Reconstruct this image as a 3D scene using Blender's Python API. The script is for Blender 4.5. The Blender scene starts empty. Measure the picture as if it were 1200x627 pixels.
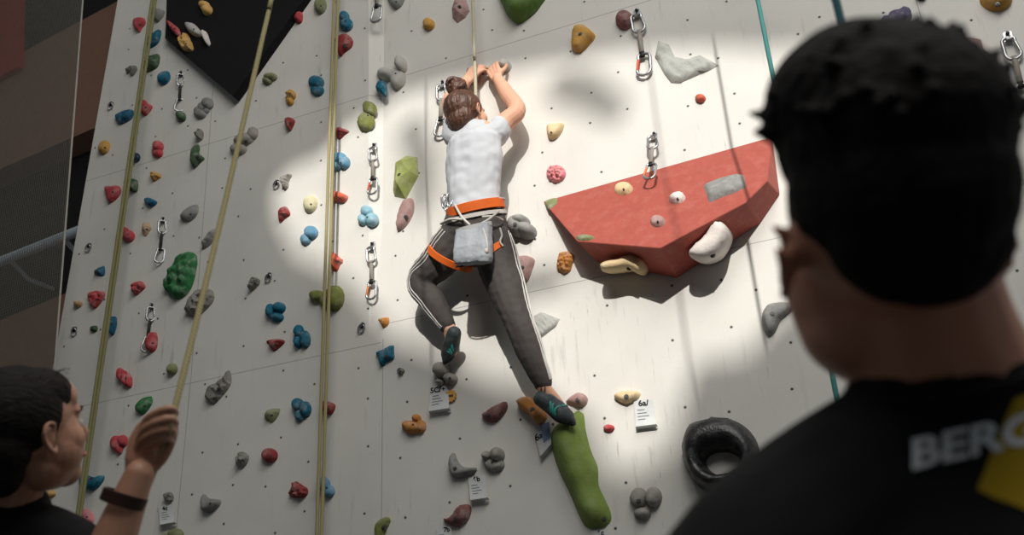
import bpy, bmesh, math, random
from mathutils import Vector, Matrix, noise
from mathutils.geometry import delaunay_2d_cdt, intersect_point_line
from mathutils.bvhtree import BVHTree

random.seed(7)
SC = bpy.context.scene
COL = SC.collection

# ------------------------------------------------------------------ camera
FPX = 1200.0
AX = Vector((0.921771556456128, 0.21099534568501413, 0.3252970362725563))
AY = Vector((0.3847379340977777, -0.3936461340737588, -0.8348769030192167))
AZ = Vector((-0.04810322000263055, 0.8947198920489282, -0.44402972310120503))
M3 = Matrix((AX, AY, AZ))
CAM = Vector((0.0, -4.3, 1.0))
cam_data = bpy.data.cameras.new('camera')
cam = bpy.data.objects.new('camera', cam_data); COL.objects.link(cam)
cam.matrix_world = Matrix.Translation(CAM) @ M3.to_4x4()
cam_data.sensor_width = 36.0; cam_data.lens = 36.0
cam_data.clip_end = 200
cam_data.dof.use_dof = True; cam_data.dof.focus_distance = 4.9; cam_data.dof.aperture_fstop = 4.0
SC.camera = cam

# ------------------------------------------------------------------ light
SUN_DIR = Vector((-0.30, 1.0, -0.52)).normalized()
SUN_STRENGTH = 3.2
w = bpy.data.worlds.new('world'); SC.world = w; w.use_nodes = True
bg = w.node_tree.nodes['Background']; bg.inputs[0].default_value = (0.82, 0.92, 1.0, 1); bg.inputs[1].default_value = 0.19
sd = bpy.data.lights.new('sunlight', 'SUN'); sd.energy = SUN_STRENGTH; sd.angle = math.radians(0.8); sd.color = (1.0, 0.965, 0.92)
so = bpy.data.objects.new('sunlight', sd); COL.objects.link(so)
so.rotation_euler = SUN_DIR.to_track_quat('-Z', 'Y').to_euler(); so.location = (4, -10, 12)
def area(name, loc, target, sx, sy, e, col):
    d = bpy.data.lights.new(name, 'AREA'); d.shape = 'RECTANGLE'; d.size = sx; d.size_y = sy; d.energy = e; d.color = col
    o = bpy.data.objects.new(name, d); COL.objects.link(o); o.location = loc
    o.rotation_euler = (Vector(target) - Vector(loc)).to_track_quat('-Z', 'Y').to_euler()
area('overhead_fill', (1.5, -4.0, 8.2), (-0.6, 0, 3.6), 4.0, 2.0, 150, (1.0, 0.98, 0.95))  # added overhead fill that gives the wall its ambient gradient
area('lower_wall_fill', (0.5, -6.5, 7.5), (-1.0, 0, 1.5), 4.0, 2.0, 160, (1.0, 0.97, 0.93))  # added fill from high behind the viewer, brightening the lower wall
SC.view_settings.view_transform = 'Standard'; SC.view_settings.look = 'None'
SC.view_settings.gamma = 1.0; SC.view_settings.use_curve_mapping = False
SC.view_settings.exposure = 0.0

# ------------------------------------------------------------------ helpers
def cray(px, py): return M3 @ Vector(((px - 600) / FPX, (313.5 - py) / FPX, -1.0))
def camvec(r, u, f): return (M3 @ Vector((r, u, -f)))
def D(px, py, d):   # a place at a given distance in front of the viewer
    return CAM + cray(px, py) * d
SPLIT_X = -2.42; STEP_Z = 3.08; STEP_TOP = 6.6; STEP = 0.10
def skin_off(x, z):   # how far the left board stands proud of the right one
    if x > SPLIT_X: return 0.0
    return STEP * max(0.0, min(1.0, (z - STEP_Z) / (STEP_TOP - STEP_Z)))
def P(px, py, h=0.0):   # the point at distance h in front of the climbing wall
    r = cray(px, py); off = 0.0
    for _ in range(4):
        t = (-(h + off) - CAM.y) / r.y
        p = CAM + r * t
        off = skin_off(p.x, p.z)
    return p
class Frame:
    def __init__(s, o, u, v, nrm): s.o, s.u, s.v, s.n = o, u.normalized(), v.normalized(), nrm.normalized()
    def hit(s, px, py, h=0.0):
        r = cray(px, py); t = (s.o + s.n * h - CAM).dot(s.n) / r.dot(s.n)
        q = CAM + r * t - s.o
        return Vector((q.dot(s.u), q.dot(s.v)))
    def pt(s, a, b, h): return s.o + s.u * a + s.v * b + s.n * h
def wall_frame(px, py):
    return Frame(P(px, py), Vector((1, 0, 0)), Vector((0, 0, 1)), Vector((0, -1, 0)))
def face_frame(a, b, c):
    nrm = (b - a).cross(c - a).normalized()
    if nrm.dot(CAM - a) < 0: nrm = -nrm
    u = Vector((0, 0, 1)).cross(nrm) * 1.0
    if u.x < 0: u = -u
    u.normalize()
    return Frame(a.copy(), u, nrm.cross(u), nrm)

def link_mesh(name, bm, mat, parent=None, smooth=True):
    me = bpy.data.meshes.new(name); bm.normal_update(); bm.to_mesh(me); bm.free()
    if smooth:
        me.polygons.foreach_set('use_smooth', [True] * len(me.polygons))
    o = bpy.data.objects.new(name, me); COL.objects.link(o)
    if mat: me.materials.append(mat)
    if parent: o.parent = parent; o.matrix_parent_inverse = Matrix.Translation(-parent.location) if parent.type == 'EMPTY' and parent.rotation_euler.x == 0 and parent.rotation_euler.y == 0 else Matrix()
    return o
def tag(o, label=None, cat=None, group=None, kind=None):
    if label: o['label'] = label
    if cat: o['category'] = cat
    if group: o['group'] = group
    if kind: o['kind'] = kind
    return o
def empty(name, loc, label=None, cat=None, group=None):
    o = bpy.data.objects.new(name, None); COL.objects.link(o); o.location = loc; o.empty_display_size = 0.05
    return tag(o, label, cat, group)
def add_box(bm, lo, hi, mat4=None):
    vs = [bm.verts.new(Vector((x, y, z)) if mat4 is None else mat4 @ Vector((x, y, z))) for x in (lo[0], hi[0]) for y in (lo[1], hi[1]) for z in (lo[2], hi[2])]
    for f in ((0, 1, 3, 2), (4, 6, 7, 5), (0, 4, 5, 1), (2, 3, 7, 6), (0, 2, 6, 4), (1, 5, 7, 3)):
        bm.faces.new([vs[i] for i in f])
def frame_of(d, ref):
    d = d.normalized(); a = ref - d * ref.dot(d)
    if a.length < 1e-4: a = Vector((0, 0, 1)) - d * d.z if abs(d.z) < .9 else Vector((1, 0, 0)) - d * d.x
    a.normalize(); return a, d.cross(a)
def tube(bm, pts, rad, ref=Vector((1, 0, 0)), sides=14, caps=True, closed=False, sq=1.0):
    """pts: vectors; rad: list of r or (ra, rb); ref gives the ra axis."""
    n = len(pts); rings = []
    R = [(r, r) if not isinstance(r, tuple) else r for r in rad]
    def ring(c, a, b, ra, rb): return [bm.verts.new(c + a * (ra * math.copysign(abs(math.cos(t)) ** sq, math.cos(t))) + b * (rb * math.copysign(abs(math.sin(t)) ** sq, math.sin(t)))) for t in [2 * math.pi * k / sides for k in range(sides)]]
    for i, p in enumerate(pts):
        if closed: d = pts[(i + 1) % n] - pts[i - 1]
        else: d = pts[min(i + 1, n - 1)] - pts[max(i - 1, 0)]
        a, b = frame_of(d, ref)
        if caps and not closed and i == 0:
            dd = d.normalized(); m = min(R[0])
            for k in (1, 2, 3):
                an = math.pi / 2 * (1 - k / 3.6); rings.append(ring(p - dd * m * math.sin(an), a, b, R[0][0] * math.cos(an), R[0][1] * math.cos(an)))
        rings.append(ring(p, a, b, *R[i]))
        if caps and not closed and i == n - 1:
            dd = d.normalized(); m = min(R[i])
            for k in (3, 2, 1):
                an = math.pi / 2 * (1 - k / 3.6); rings.append(ring(p + dd * m * math.sin(an), a, b, R[i][0] * math.cos(an), R[i][1] * math.cos(an)))
    m = len(rings)
    for i in range(m if closed else m - 1):
        A, B = rings[i], rings[(i + 1) % m]
        for k in range(sides):
            bm.faces.new((A[k], A[(k + 1) % sides], B[(k + 1) % sides], B[k]))
    if not closed:
        bm.faces.new(rings[0][::-1]); bm.faces.new(rings[-1])
def spline(pts, k=6):
    out = []
    n = len(pts)
    for i in range(n - 1):
        p0, p1, p2, p3 = pts[max(i - 1, 0)], pts[i], pts[i + 1], pts[min(i + 2, n - 1)]
        for j in range(k):
            t = j / k
            out.append(0.5 * ((2 * p1) + (p2 - p0) * t + (2 * p0 - 5 * p1 + 4 * p2 - p3) * t * t + (3 * p1 - p0 - 3 * p2 + p3) * t ** 3))
    out.append(pts[-1].copy() if hasattr(pts[-1], 'copy') else pts[-1])
    return out
def stube(bm, pts, rad, ref=Vector((1, 0, 0)), sides=14, k=5):
    R = [(r, r) if not isinstance(r, tuple) else r for r in rad]
    q = [Vector((r[0], r[1], 0)) for r in R]
    rr = spline(q, k); tube(bm, spline(pts, k), [(v.x, v.y) for v in rr], ref, sides)
def ellipsoid(bm, c, rad, axes=(Vector((1, 0, 0)), Vector((0, 1, 0)), Vector((0, 0, 1))), seg=18, rings=12):
    m = Matrix((axes[0] * rad[0], axes[1] * rad[1], axes[2] * rad[2])).transposed().to_4x4()
    bmesh.ops.create_uvsphere(bm, u_segments=seg, v_segments=rings, radius=1.0, matrix=Matrix.Translation(c) @ m)
def remesh(name, bm, voxel, mat, parent=None, smooth=4, disp=None):
    """weld overlapping volumes into one continuous skin"""
    bmesh.ops.recalc_face_normals(bm, faces=bm.faces)
    me = bpy.data.meshes.new('tmp'); bm.to_mesh(me); bm.free()
    o = bpy.data.objects.new('tmp', me); COL.objects.link(o)
    md = o.modifiers.new('r', 'REMESH'); md.mode = 'VOXEL'; md.voxel_size = voxel; md.use_smooth_shade = True
    if smooth:
        sm = o.modifiers.new('s', 'SMOOTH'); sm.iterations = smooth; sm.factor = 0.5
    dg = bpy.context.evaluated_depsgraph_get(); dg.update()
    me2 = bpy.data.meshes.new_from_object(o.evaluated_get(dg)); me2.name = name
    bpy.data.objects.remove(o); bpy.data.meshes.remove(me)
    if disp:
        me2.update(); 
        nr = [v.normal.copy() for v in me2.vertices]
        for v, nn in zip(me2.vertices, nr): v.co += nn * disp(v.co)
    me2.materials.clear(); me2.materials.append(mat)
    me2.polygons.foreach_set('use_smooth', [True] * len(me2.polygons))
    r = bpy.data.objects.new(name, me2); COL.objects.link(r)
    if parent: r.parent = parent; r.matrix_parent_inverse = Matrix.Translation(-parent.location)
    return r

# ------------------------------------------------------------------ materials
def lin(c):
    f = lambda x: x / 12.92 if x <= 0.04045 else ((x + 0.055) / 1.055) ** 2.4
    return tuple(f(v / 255) for v in c) + (1,)
def newmat(name):
    m = bpy.data.materials.new(name); m.use_nodes = True
    return m, m.node_tree, m.node_tree.nodes['Principled BSDF']
_mc = {}
def plain(name, rgb, rough=0.6, metal=0.0, dust=0.0, bump=0.0, bscale=60.0, dustc=(205, 200, 195), sheen=0.0, var=0.08, stretch=None):
    if name in _mc: return _mc[name]
    m, nt, b = newmat(name); N = nt.nodes; L = nt.links
    b.inputs['Roughness'].default_value = rough; b.inputs['Metallic'].default_value = metal
    if rough > .5: b.inputs['Specular IOR Level'].default_value = 0.25
    if sheen: b.inputs['Sheen Weight'].default_value = sheen
    tc = N.new('ShaderNodeTexCoord'); src = tc.outputs['Object']
    if stretch:
        mp = N.new('ShaderNodeMapping'); mp.inputs['Scale'].default_value = stretch; L.new(src, mp.inputs[0]); src = mp.outputs[0]
    n1 = N.new('ShaderNodeTexNoise'); n1.inputs['Scale'].default_value = 14; n1.inputs['Detail'].default_value = 5; L.new(src, n1.inputs['Vector'])
    r1 = N.new('ShaderNodeValToRGB'); c = lin(rgb)
    r1.color_ramp.elements[0].position = .3; r1.color_ramp.elements[1].position = .7
    r1.color_ramp.elements[0].color = tuple(x * (1 - var) for x in c[:3]) + (1,)
    r1.color_ramp.elements[1].color = tuple(min(1, x * (1 + var)) for x in c[:3]) + (1,)
    L.new(n1.outputs[0], r1.inputs[0]); out = r1.outputs[0]
    if dust:
        n2 = N.new('ShaderNodeTexNoise'); n2.inputs['Scale'].default_value = 22; n2.inputs['Detail'].default_value = 7; n2.inputs['Roughness'].default_value = .65; L.new(src, n2.inputs['Vector'])
        r2 = N.new('ShaderNodeValToRGB'); r2.color_ramp.elements[0].position = .48; r2.color_ramp.elements[1].position = .75
        r2.color_ramp.elements[1].color = (dust, dust, dust, 1); L.new(n2.outputs[0], r2.inputs[0])
        mx = N.new('ShaderNodeMix'); mx.data_type = 'RGBA'; L.new(r2.outputs[0], mx.inputs[0]); L.new(out, mx.inputs[6]); mx.inputs[7].default_value = lin(dustc)
        out = mx.outputs[2]
    L.new(out, b.inputs['Base Color'])
    if bump:
        n3 = N.new('ShaderNodeTexNoise'); n3.inputs['Scale'].default_value = bscale; n3.inputs['Detail'].default_value = 4; L.new(src, n3.inputs['Vector'])
        bp = N.new('ShaderNodeBump'); bp.inputs['Strength'].default_value = bump; bp.inputs['Distance'].default_value = 0.01; L.new(n3.outputs[0], bp.inputs['Height']); L.new(bp.outputs[0], b.inputs['Normal'])
    _mc[name] = m; return m
def hold_mat(key):
    pal = {'red': (180, 66, 70), 'coral': (204, 98, 72), 'brown': (128, 84, 80), 'pinkbrown': (172, 138, 132), 'maroon': (140, 52, 50), 'pink': (214, 130, 134),
           'blue': (26, 92, 122), 'teal': (20, 100, 124), 'navy': (28, 52, 74), 'paleblue': (136, 180, 194), 'skyblue': (98, 146, 172),
           'green': (48, 92, 68), 'deepgreen': (40, 112, 60), 'leaf': (62, 88, 60), 'olive': (128, 132, 92), 'lime': (158, 168, 96), 'oliveg': (120, 126, 62),
           'grass': (122, 142, 68), 'grassdark': (88, 118, 52), 'yellow': (206, 164, 92), 'ochre': (196, 148, 70), 'orange': (196, 132, 66), 'tan': (176, 142, 104), 'cream': (214, 208, 170), 'sand': (222, 196, 150),
           'grey': (134, 134, 130), 'lightgrey': (182, 180, 172), 'warmgrey': (150, 146, 138), 'rock': (126, 122, 114), 'darkgrey': (92, 92, 90),
           'white': (222, 212, 204), 'frost': (172, 173, 166), 'black': (30, 30, 32), 'purple': (92, 86, 112)}
    rough = {'black': .35, 'paleblue': .5}.get(key, .62)
    return plain('resin_' + key, pal[key], rough, dust={'black': .12, 'grass': .12, 'grassdark': .15, 'frost': .15}.get(key, .42), bump=.25, bscale=90, var=.12)
METAL = plain('steel', (176, 176, 178), .32, .8)
DARKMETAL = plain('dark_steel', (70, 70, 72), .4, .8)
BLACKM = plain('black_rubber', (22, 22, 22), .6)

def wall_material():
    m, nt, b = newmat('painted_board'); N = nt.nodes; L = nt.links
    b.inputs['Roughness'].default_value = .6; b.inputs['Specular IOR Level'].default_value = .3
    tc = N.new('ShaderNodeTexCoord'); sep = N.new('ShaderNodeSeparateXYZ'); L.new(tc.outputs['Object'], sep.inputs[0])
    cmb = N.new('ShaderNodeCombineXYZ'); L.new(sep.outputs[0], cmb.inputs[0]); L.new(sep.outputs[2], cmb.inputs[1])
    def mth(op, a, bb=None, c=None):
        n = N.new('ShaderNodeMath'); n.operation = op
        for i, v in enumerate((a, bb, c)):
            if v is None: continue
            if isinstance(v, (int, float)): n.inputs[i].default_value = v
            else: L.new(v, n.inputs[i])
        return n.outputs[0]
    def noi(scale, det, rough, vec):
        n = N.new('ShaderNodeTexNoise'); n.inputs['Scale'].default_value = scale; n.inputs['Detail'].default_value = det; n.inputs['Roughness'].default_value = rough; L.new(vec, n.inputs['Vector']); return n.outputs[0]
    def ramp(v, a, b2):
        r = N.new('ShaderNodeMapRange'); r.inputs['From Min'].default_value = a; r.inputs['From Max'].default_value = b2; L.new(v, r.inputs['Value']); return r.outputs[0]
    def mix(f, a, col):
        n = N.new('ShaderNodeMix'); n.data_type = 'RGBA'; L.new(f, n.inputs[0]); L.new(a, n.inputs[6]); n.inputs[7].default_value = col; return n.outputs[2]
    base = N.new('ShaderNodeRGB'); base.outputs[0].default_value = lin((222, 219, 211)); c = base.outputs[0]
    # broad chalk and boot grime
    g = ramp(noi(1.6, 6, .6, cmb.outputs[0]), .45, .8); c = mix(mth('MULTIPLY', g, .22), c, lin((150, 146, 138)))
    # vertical rubs
    mp = N.new('ShaderNodeMapping'); mp.inputs['Scale'].default_value = (22, 2.4, 1); L.new(cmb.outputs[0], mp.inputs[0])
    s = ramp(noi(1.0, 5, .65, mp.outputs[0]), .57, .75); s2 = ramp(noi(1.1, 2, .5, cmb.outputs[0]), .45, .65)
    c = mix(mth('MULTIPLY', mth('MULTIPLY', s, s2), .5), c, lin((112, 110, 104)))
    # fine scratches
    mp2 = N.new('ShaderNodeMapping'); mp2.inputs['Scale'].default_value = (60, 5, 1); mp2.inputs['Rotation'].default_value = (0, 0, .35); L.new(cmb.outputs[0], mp2.inputs[0])
    s3 = ramp(noi(1.0, 3, .6, mp2.outputs[0]), .66, .72); c = mix(mth('MULTIPLY', mth('MULTIPLY', s3, s2), .5), c, lin((84, 82, 78)))
    # small bolt sockets in a staggered pattern
    vo = N.new('ShaderNodeTexVoronoi'); vo.voronoi_dimensions = '2D'; vo.inputs['Scale'].default_value = 1 / 0.26; vo.inputs['Randomness'].default_value = .62; L.new(cmb.outputs[0], vo.inputs['Vector'])
    dots = mth('LESS_THAN', vo.outputs['Distance'], 0.0056 / 0.26); c = mix(dots, c, (.012, .012, .012, 1))
    halo = mth('MULTIPLY', mth('LESS_THAN', vo.outputs['Distance'], 0.0085 / 0.26), .35); c = mix(halo, c, (.15, .15, .14, 1))
    # board joints
    def line(coord, at, lo_c=None, lo=None, hi=None, wdt=.0022):
        v = mth('LESS_THAN', mth('ABSOLUTE', mth('SUBTRACT', coord, at)), wdt)
        if lo is not None: v = mth('MULTIPLY', v, mth('GREATER_THAN', lo_c, lo))
        if hi is not None: v = mth('MULTIPLY', v, mth('LESS_THAN', lo_c, hi))
        return v
    X_, Z_ = sep.outputs[0], sep.outputs[2]
    js = [line(Z_, 3.13, X_, SPLIT_X), line(Z_, 4.68, X_, SPLIT_X), line(Z_, 3.03, X_, None, SPLIT_X), line(Z_, 4.58, X_, None, SPLIT_X), line(X_, .455), line(X_, SPLIT_X + .01, Z_, None, 3.05), line(X_, -3.62), line(Z_, 1.58)]
    t = js[0]
    for j in js[1:]: t = mth('MAXIMUM', t, j)
    c = mix(mth('MULTIPLY', t, .45), c, lin((70, 68, 64)))
    L.new(c, b.inputs['Base Color'])
    bp = N.new('ShaderNodeBump'); bp.inputs['Strength'].default_value = .12; bp.inputs['Distance'].default_value = .004; L.new(noi(120, 3, .6, cmb.outputs[0]), bp.inputs['Height']); L.new(bp.outputs[0], b.inputs['Normal'])
    return m
WALLM = wall_material()

# ------------------------------------------------------------------ room
bm = bmesh.new()
XL, XR, ZT = P(62, 430).x, 5.5, 9.0
XT = XL + (P(138, 0).x - XL) * (ZT - P(62, 430).z) / (P(138, 0).z - P(62, 430).z)
def xleft(z): return XL + (XT - XL) * (z - P(62, 430).z) / (ZT - P(62, 430).z)
prof = [(XL, 'o'), (SPLIT_X - 0.075, 'o'), (SPLIT_X, 'i'), (XR, 'i')]
zs = [0.0, STEP_Z] + [STEP_Z + (STEP_TOP - STEP_Z) * k / 6 for k in range(1, 7)] + [ZT]
grid = []
for z in zs:
    o = STEP * max(0, min(1, (z - STEP_Z) / (STEP_TOP - STEP_Z)))
    grid.append([bm.verts.new((xleft(z) if x == XL else x, -o if kk == 'o' else 0.0, z)) for x, kk in prof])
for i in range(len(zs) - 1):
    for k in range(len(prof) - 1): bm.faces.new((grid[i][k], grid[i][k + 1], grid[i + 1][k + 1], grid[i + 1][k]))
bk = [bm.verts.new(v) for v in ((xleft(0), .35, 0), (XR, .35, 0), (XR, .35, ZT), (XT, .35, ZT))]
bm.faces.new((bk[0], bk[3], bk[2], bk[1]))
bm.faces.new([bk[0]] + [g[0] for g in grid][::1] + [bk[3]])
bm.faces.new([bk[1], bk[2]] + [g[-1] for g in grid][::-1])
bm.faces.new([bk[3]] + grid[-1] + [bk[2]]); bm.faces.new([bk[0], bk[1]] + grid[0][::-1])
bmesh.ops.recalc_face_normals(bm, faces=bm.faces)
tag(link_mesh('wall_front', bm, WALLM, smooth=False), kind='structure')

DARKW = plain('dark_hall_wall', (42, 38, 37), .8, bump=.1); BROWNW = plain('brown_panel', (164, 122, 100), .75, var=.05)
bm = bmesh.new(); add_box(bm, (-14, -12.6, -.12), (9, 12, 0)); tag(link_mesh('floor', bm, plain('grey_mat_floor', (70, 70, 74), .7), smooth=False), kind='structure')

# added slab out of view; opening and islands cut to shape the sun patch
def sunback(p, y): return p - SUN_DIR * ((p.y - y) / SUN_DIR.y)
LIT = [(318,225),(336,196),(383,176),(400,150),(440,124),(466,108),(520,92),(620,74),(735,54),(850,48),(960,52),(1010,70),(1030,160),(1000,290),(950,345),(905,385),(868,425),(812,432),(796,490),(778,540),(725,565),(704,545),(690,500),(640,476),(570,452),(510,424),(462,405),(405,335),(345,305),(322,262)]
ISL = [[(640,100),(665,86),(700,92),(735,128),(726,142),(690,128),(655,118)], [(470,150),(490,140),(508,190),(500,250),(488,250),(482,195)], [(585,330),(640,318),(668,330),(640,340),(590,345)]]
cu = bpy.data.curves.new('sun_mask_slab', 'CURVE'); cu.dimensions = '2D'; cu.fill_mode = 'BOTH'; cu.extrude = .06
def addsp(pts, hnd='POLY'):
    sp = cu.splines.new('POLY'); sp.points.add(len(pts) - 1)
    for q, (a, b_) in zip(sp.points, pts): q.co = (a, b_, 0, 1)
    sp.use_cyclic_u = True
addsp([(-14, 0), (9, 0), (9, 20), (-14, 20)])
BY = -12.0
for poly in [LIT] + ISL:
    q = [sunback(P(*p), BY) for p in poly]
    addsp([(v.x, v.z) for v in q])
wb = bpy.data.objects.new('sun_mask_slab', cu); COL.objects.link(wb); wb.location = (0, BY, 0); wb.rotation_euler = (math.pi / 2, 0, 0)
dg = bpy.context.evaluated_depsgraph_get(); me = bpy.data.meshes.new_from_object(wb.evaluated_get(dg))
bpy.data.objects.remove(wb); wb = bpy.data.objects.new('sun_mask_slab', me); COL.objects.link(wb); wb.location = (0, BY, 0); wb.rotation_euler = (math.pi / 2, 0, 0)
me.materials.clear(); me.materials.append(plain('grey_render', (120, 120, 118), .8)); tag(wb, kind='structure')

# the hall beyond the left end of the wall
H2 = M3 @ Vector((-2450, -722, -1200)); H2.z = 0; H2.normalize()
O2 = CAM + cray(60, 200) * 10.5
N2 = Vector((0, 0, 1)).cross(H2).normalized()
if N2.dot(CAM - O2) < 0: N2 = -N2
HF = Frame(O2, -H2, Vector((0, 0, 1)), N2)
def slab(name, frame, pxs, h0, h1, mat, parent=None):
    q = [frame.hit(x, y, h1) for x, y in pxs]; bm = bmesh.new()
    A = [bm.verts.new(frame.pt(a.x, a.y, h0)) for a in q]; B = [bm.verts.new(frame.pt(a.x, a.y, h1)) for a in q]
    n = len(q); bm.faces.new(A); bm.faces.new(B[::-1])
    for i in range(n): bm.faces.new((A[i], A[(i + 1) % n], B[(i + 1) % n], B[i]))
    bmesh.ops.recalc_face_normals(bm, faces=bm.faces)
    return link_mesh(name, bm, mat, parent, smooth=False)
tag(slab('wall_left', HF, [(-260, -260), (330, -260), (330, 760), (-260, 760)], -.2, 0, DARKW), kind='structure')
tag(slab('trim_1', HF, [(-200, 182), (260, -64), (260, 85), (-200, 285)], 0, .25, BROWNW), kind='structure')
tag(slab('trim_2', HF, [(-200, 458), (260, 268), (260, 740), (-200, 740)], 0, .25, BROWNW), kind='structure')
tag(slab('banner', HF, [(-40, 0), (-40, 110), (22, 78), (26, -60)], .26, .32, plain('red_cloth', (190, 44, 30), .8)), 'dark red banner on the hall wall behind the netting, top left corner', 'banner')
# handrail
bm = bmesh.new(); a, b_ = HF.hit(-60, 372), HF.hit(150, 294)
tube(bm, [HF.pt(a.x, a.y, .5), HF.pt(b_.x, b_.y, .5)], [.045, .045])
r = empty('handrail', HF.pt(a.x, a.y, .5), 'pale blue metal handrail on the hall wall left of the climbing wall', 'handrail')
link_mesh('rail', bm, plain('pale_blue_paint', (225, 238, 245), .4), r)
for t in (.3, .62, .9):
    q = HF.pt(a.x + (b_.x - a.x) * t, a.y + (b_.y - a.y) * t, .5); bm = bmesh.new(); tube(bm, [q, q - HF.n * .22 - Vector((0, 0, .12)), q - HF.n * .5 - Vector((0, 0, .12))], [.02] * 3, sides=8)
    link_mesh('bracket', bm, plain('pale_blue_paint', (150, 175, 190), .4), r)
# netting: hangs in a plane parallel to the climbing wall, left of it
NETM = plain('net_cord', (120, 117, 108), .8)
NFr = Frame(D(60, 200, 6.5), Vector((AX.x, AX.y, 0)).normalized(), Vector((0, 0, 1)), Vector((0, -1, 0)))
NFr = Frame(D(60, 200, 6.5), HF.u, Vector((0, 0, 1)), HF.n)
bm = bmesh.new(); tr = NFr.hit(97, 0); brr = NFr.hit(64, 430); tl = NFr.hit(-30, -30); bl = NFr.hit(-30, 470)
z0, z1 = bl.y - .3, tr.y + .5; x0 = min(tl.x, bl.x) - .2; x1 = brr.x
sl = (tr.x - brr.x) / (tr.y - brr.y)
def xe(z): return brr.x + (z - brr.y) * sl      # the free edge leans a little
k = 0; x = x0
while x < x1:
    kf = (x - x0) / (x1 - x0); c0 = NFr.pt(x0 + kf * (xe(z0) - x0), z0, 0); c1 = NFr.pt(x0 + kf * (xe(z1) - x0), z1, 0); wd = .0018
    vs = [bm.verts.new(v) for v in (c0 - NFr.u * wd, c0 + NFr.u * wd, c1 + NFr.u * wd, c1 - NFr.u * wd)]; bm.faces.new(vs)
    vs = [bm.verts.new(v + NFr.n * .003) for v in (c0 - NFr.u * wd, c0 + NFr.u * wd, c1 + NFr.u * wd, c1 - NFr.u * wd)]; bm.faces.new(vs[::-1])
    x += .0165
z = z0
while z < z1:
    c0 = NFr.pt(x0, z, 0); c1 = NFr.pt(xe(z), z, 0); wd = .001
    vs = [bm.verts.new(v) for v in (c0 - NFr.v * wd, c1 - NFr.v * wd, c1 + NFr.v * wd, c0 + NFr.v * wd)]; bm.faces.new(vs); z += .02
nt_ = empty('safety_net', NFr.pt(x1, z0, 0), 'fine grey safety netting hanging left of the climbing wall', 'net')
link_mesh('mesh', bm, NETM, nt_, smooth=False).__setitem__('kind', 'stuff')
bm = bmesh.new(); tube(bm, [NFr.pt(xe(z0), z0, 0), NFr.pt(xe(z1), z1, 0)], [.006, .006], sides=8); link_mesh('edge_cord', bm, plain('pale_cord', (170, 166, 154), .8), nt_)
# ------------------------------------------------------------------ climbing holds
def smooth_loop(p, k=4):
    n = len(p); out = []
    for i in range(n):
        p0, p1, p2, p3 = p[i - 1], p[i], p[(i + 1) % n], p[(i + 2) % n]
        for j in range(k):
            t = j / k
            out.append(0.5 * ((2 * p1) + (p2 - p0) * t + (2 * p0 - 5 * p1 + 4 * p2 - p3) * t * t + (3 * p1 - p0 - 3 * p2 + p3) * t ** 3))
    return out
def inside(q, poly):
    c = False; n = len(poly)
    for i in range(n):
        a, b = poly[i], poly[i - 1]
        if (a.y > q.y) != (b.y > q.y) and q.x < (b.x - a.x) * (q.y - a.y) / (b.y - a.y) + a.x: c = not c
    return c
def dseg(q, a, b):
    ab = b - a; t = max(0, min(1, (q - a).dot(ab) / max(ab.length_squared, 1e-12))); return (q - a - ab * t).length
def dpoly(q, poly): return min(dseg(q, poly[i - 1], poly[i]) for i in range(len(poly)))
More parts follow.
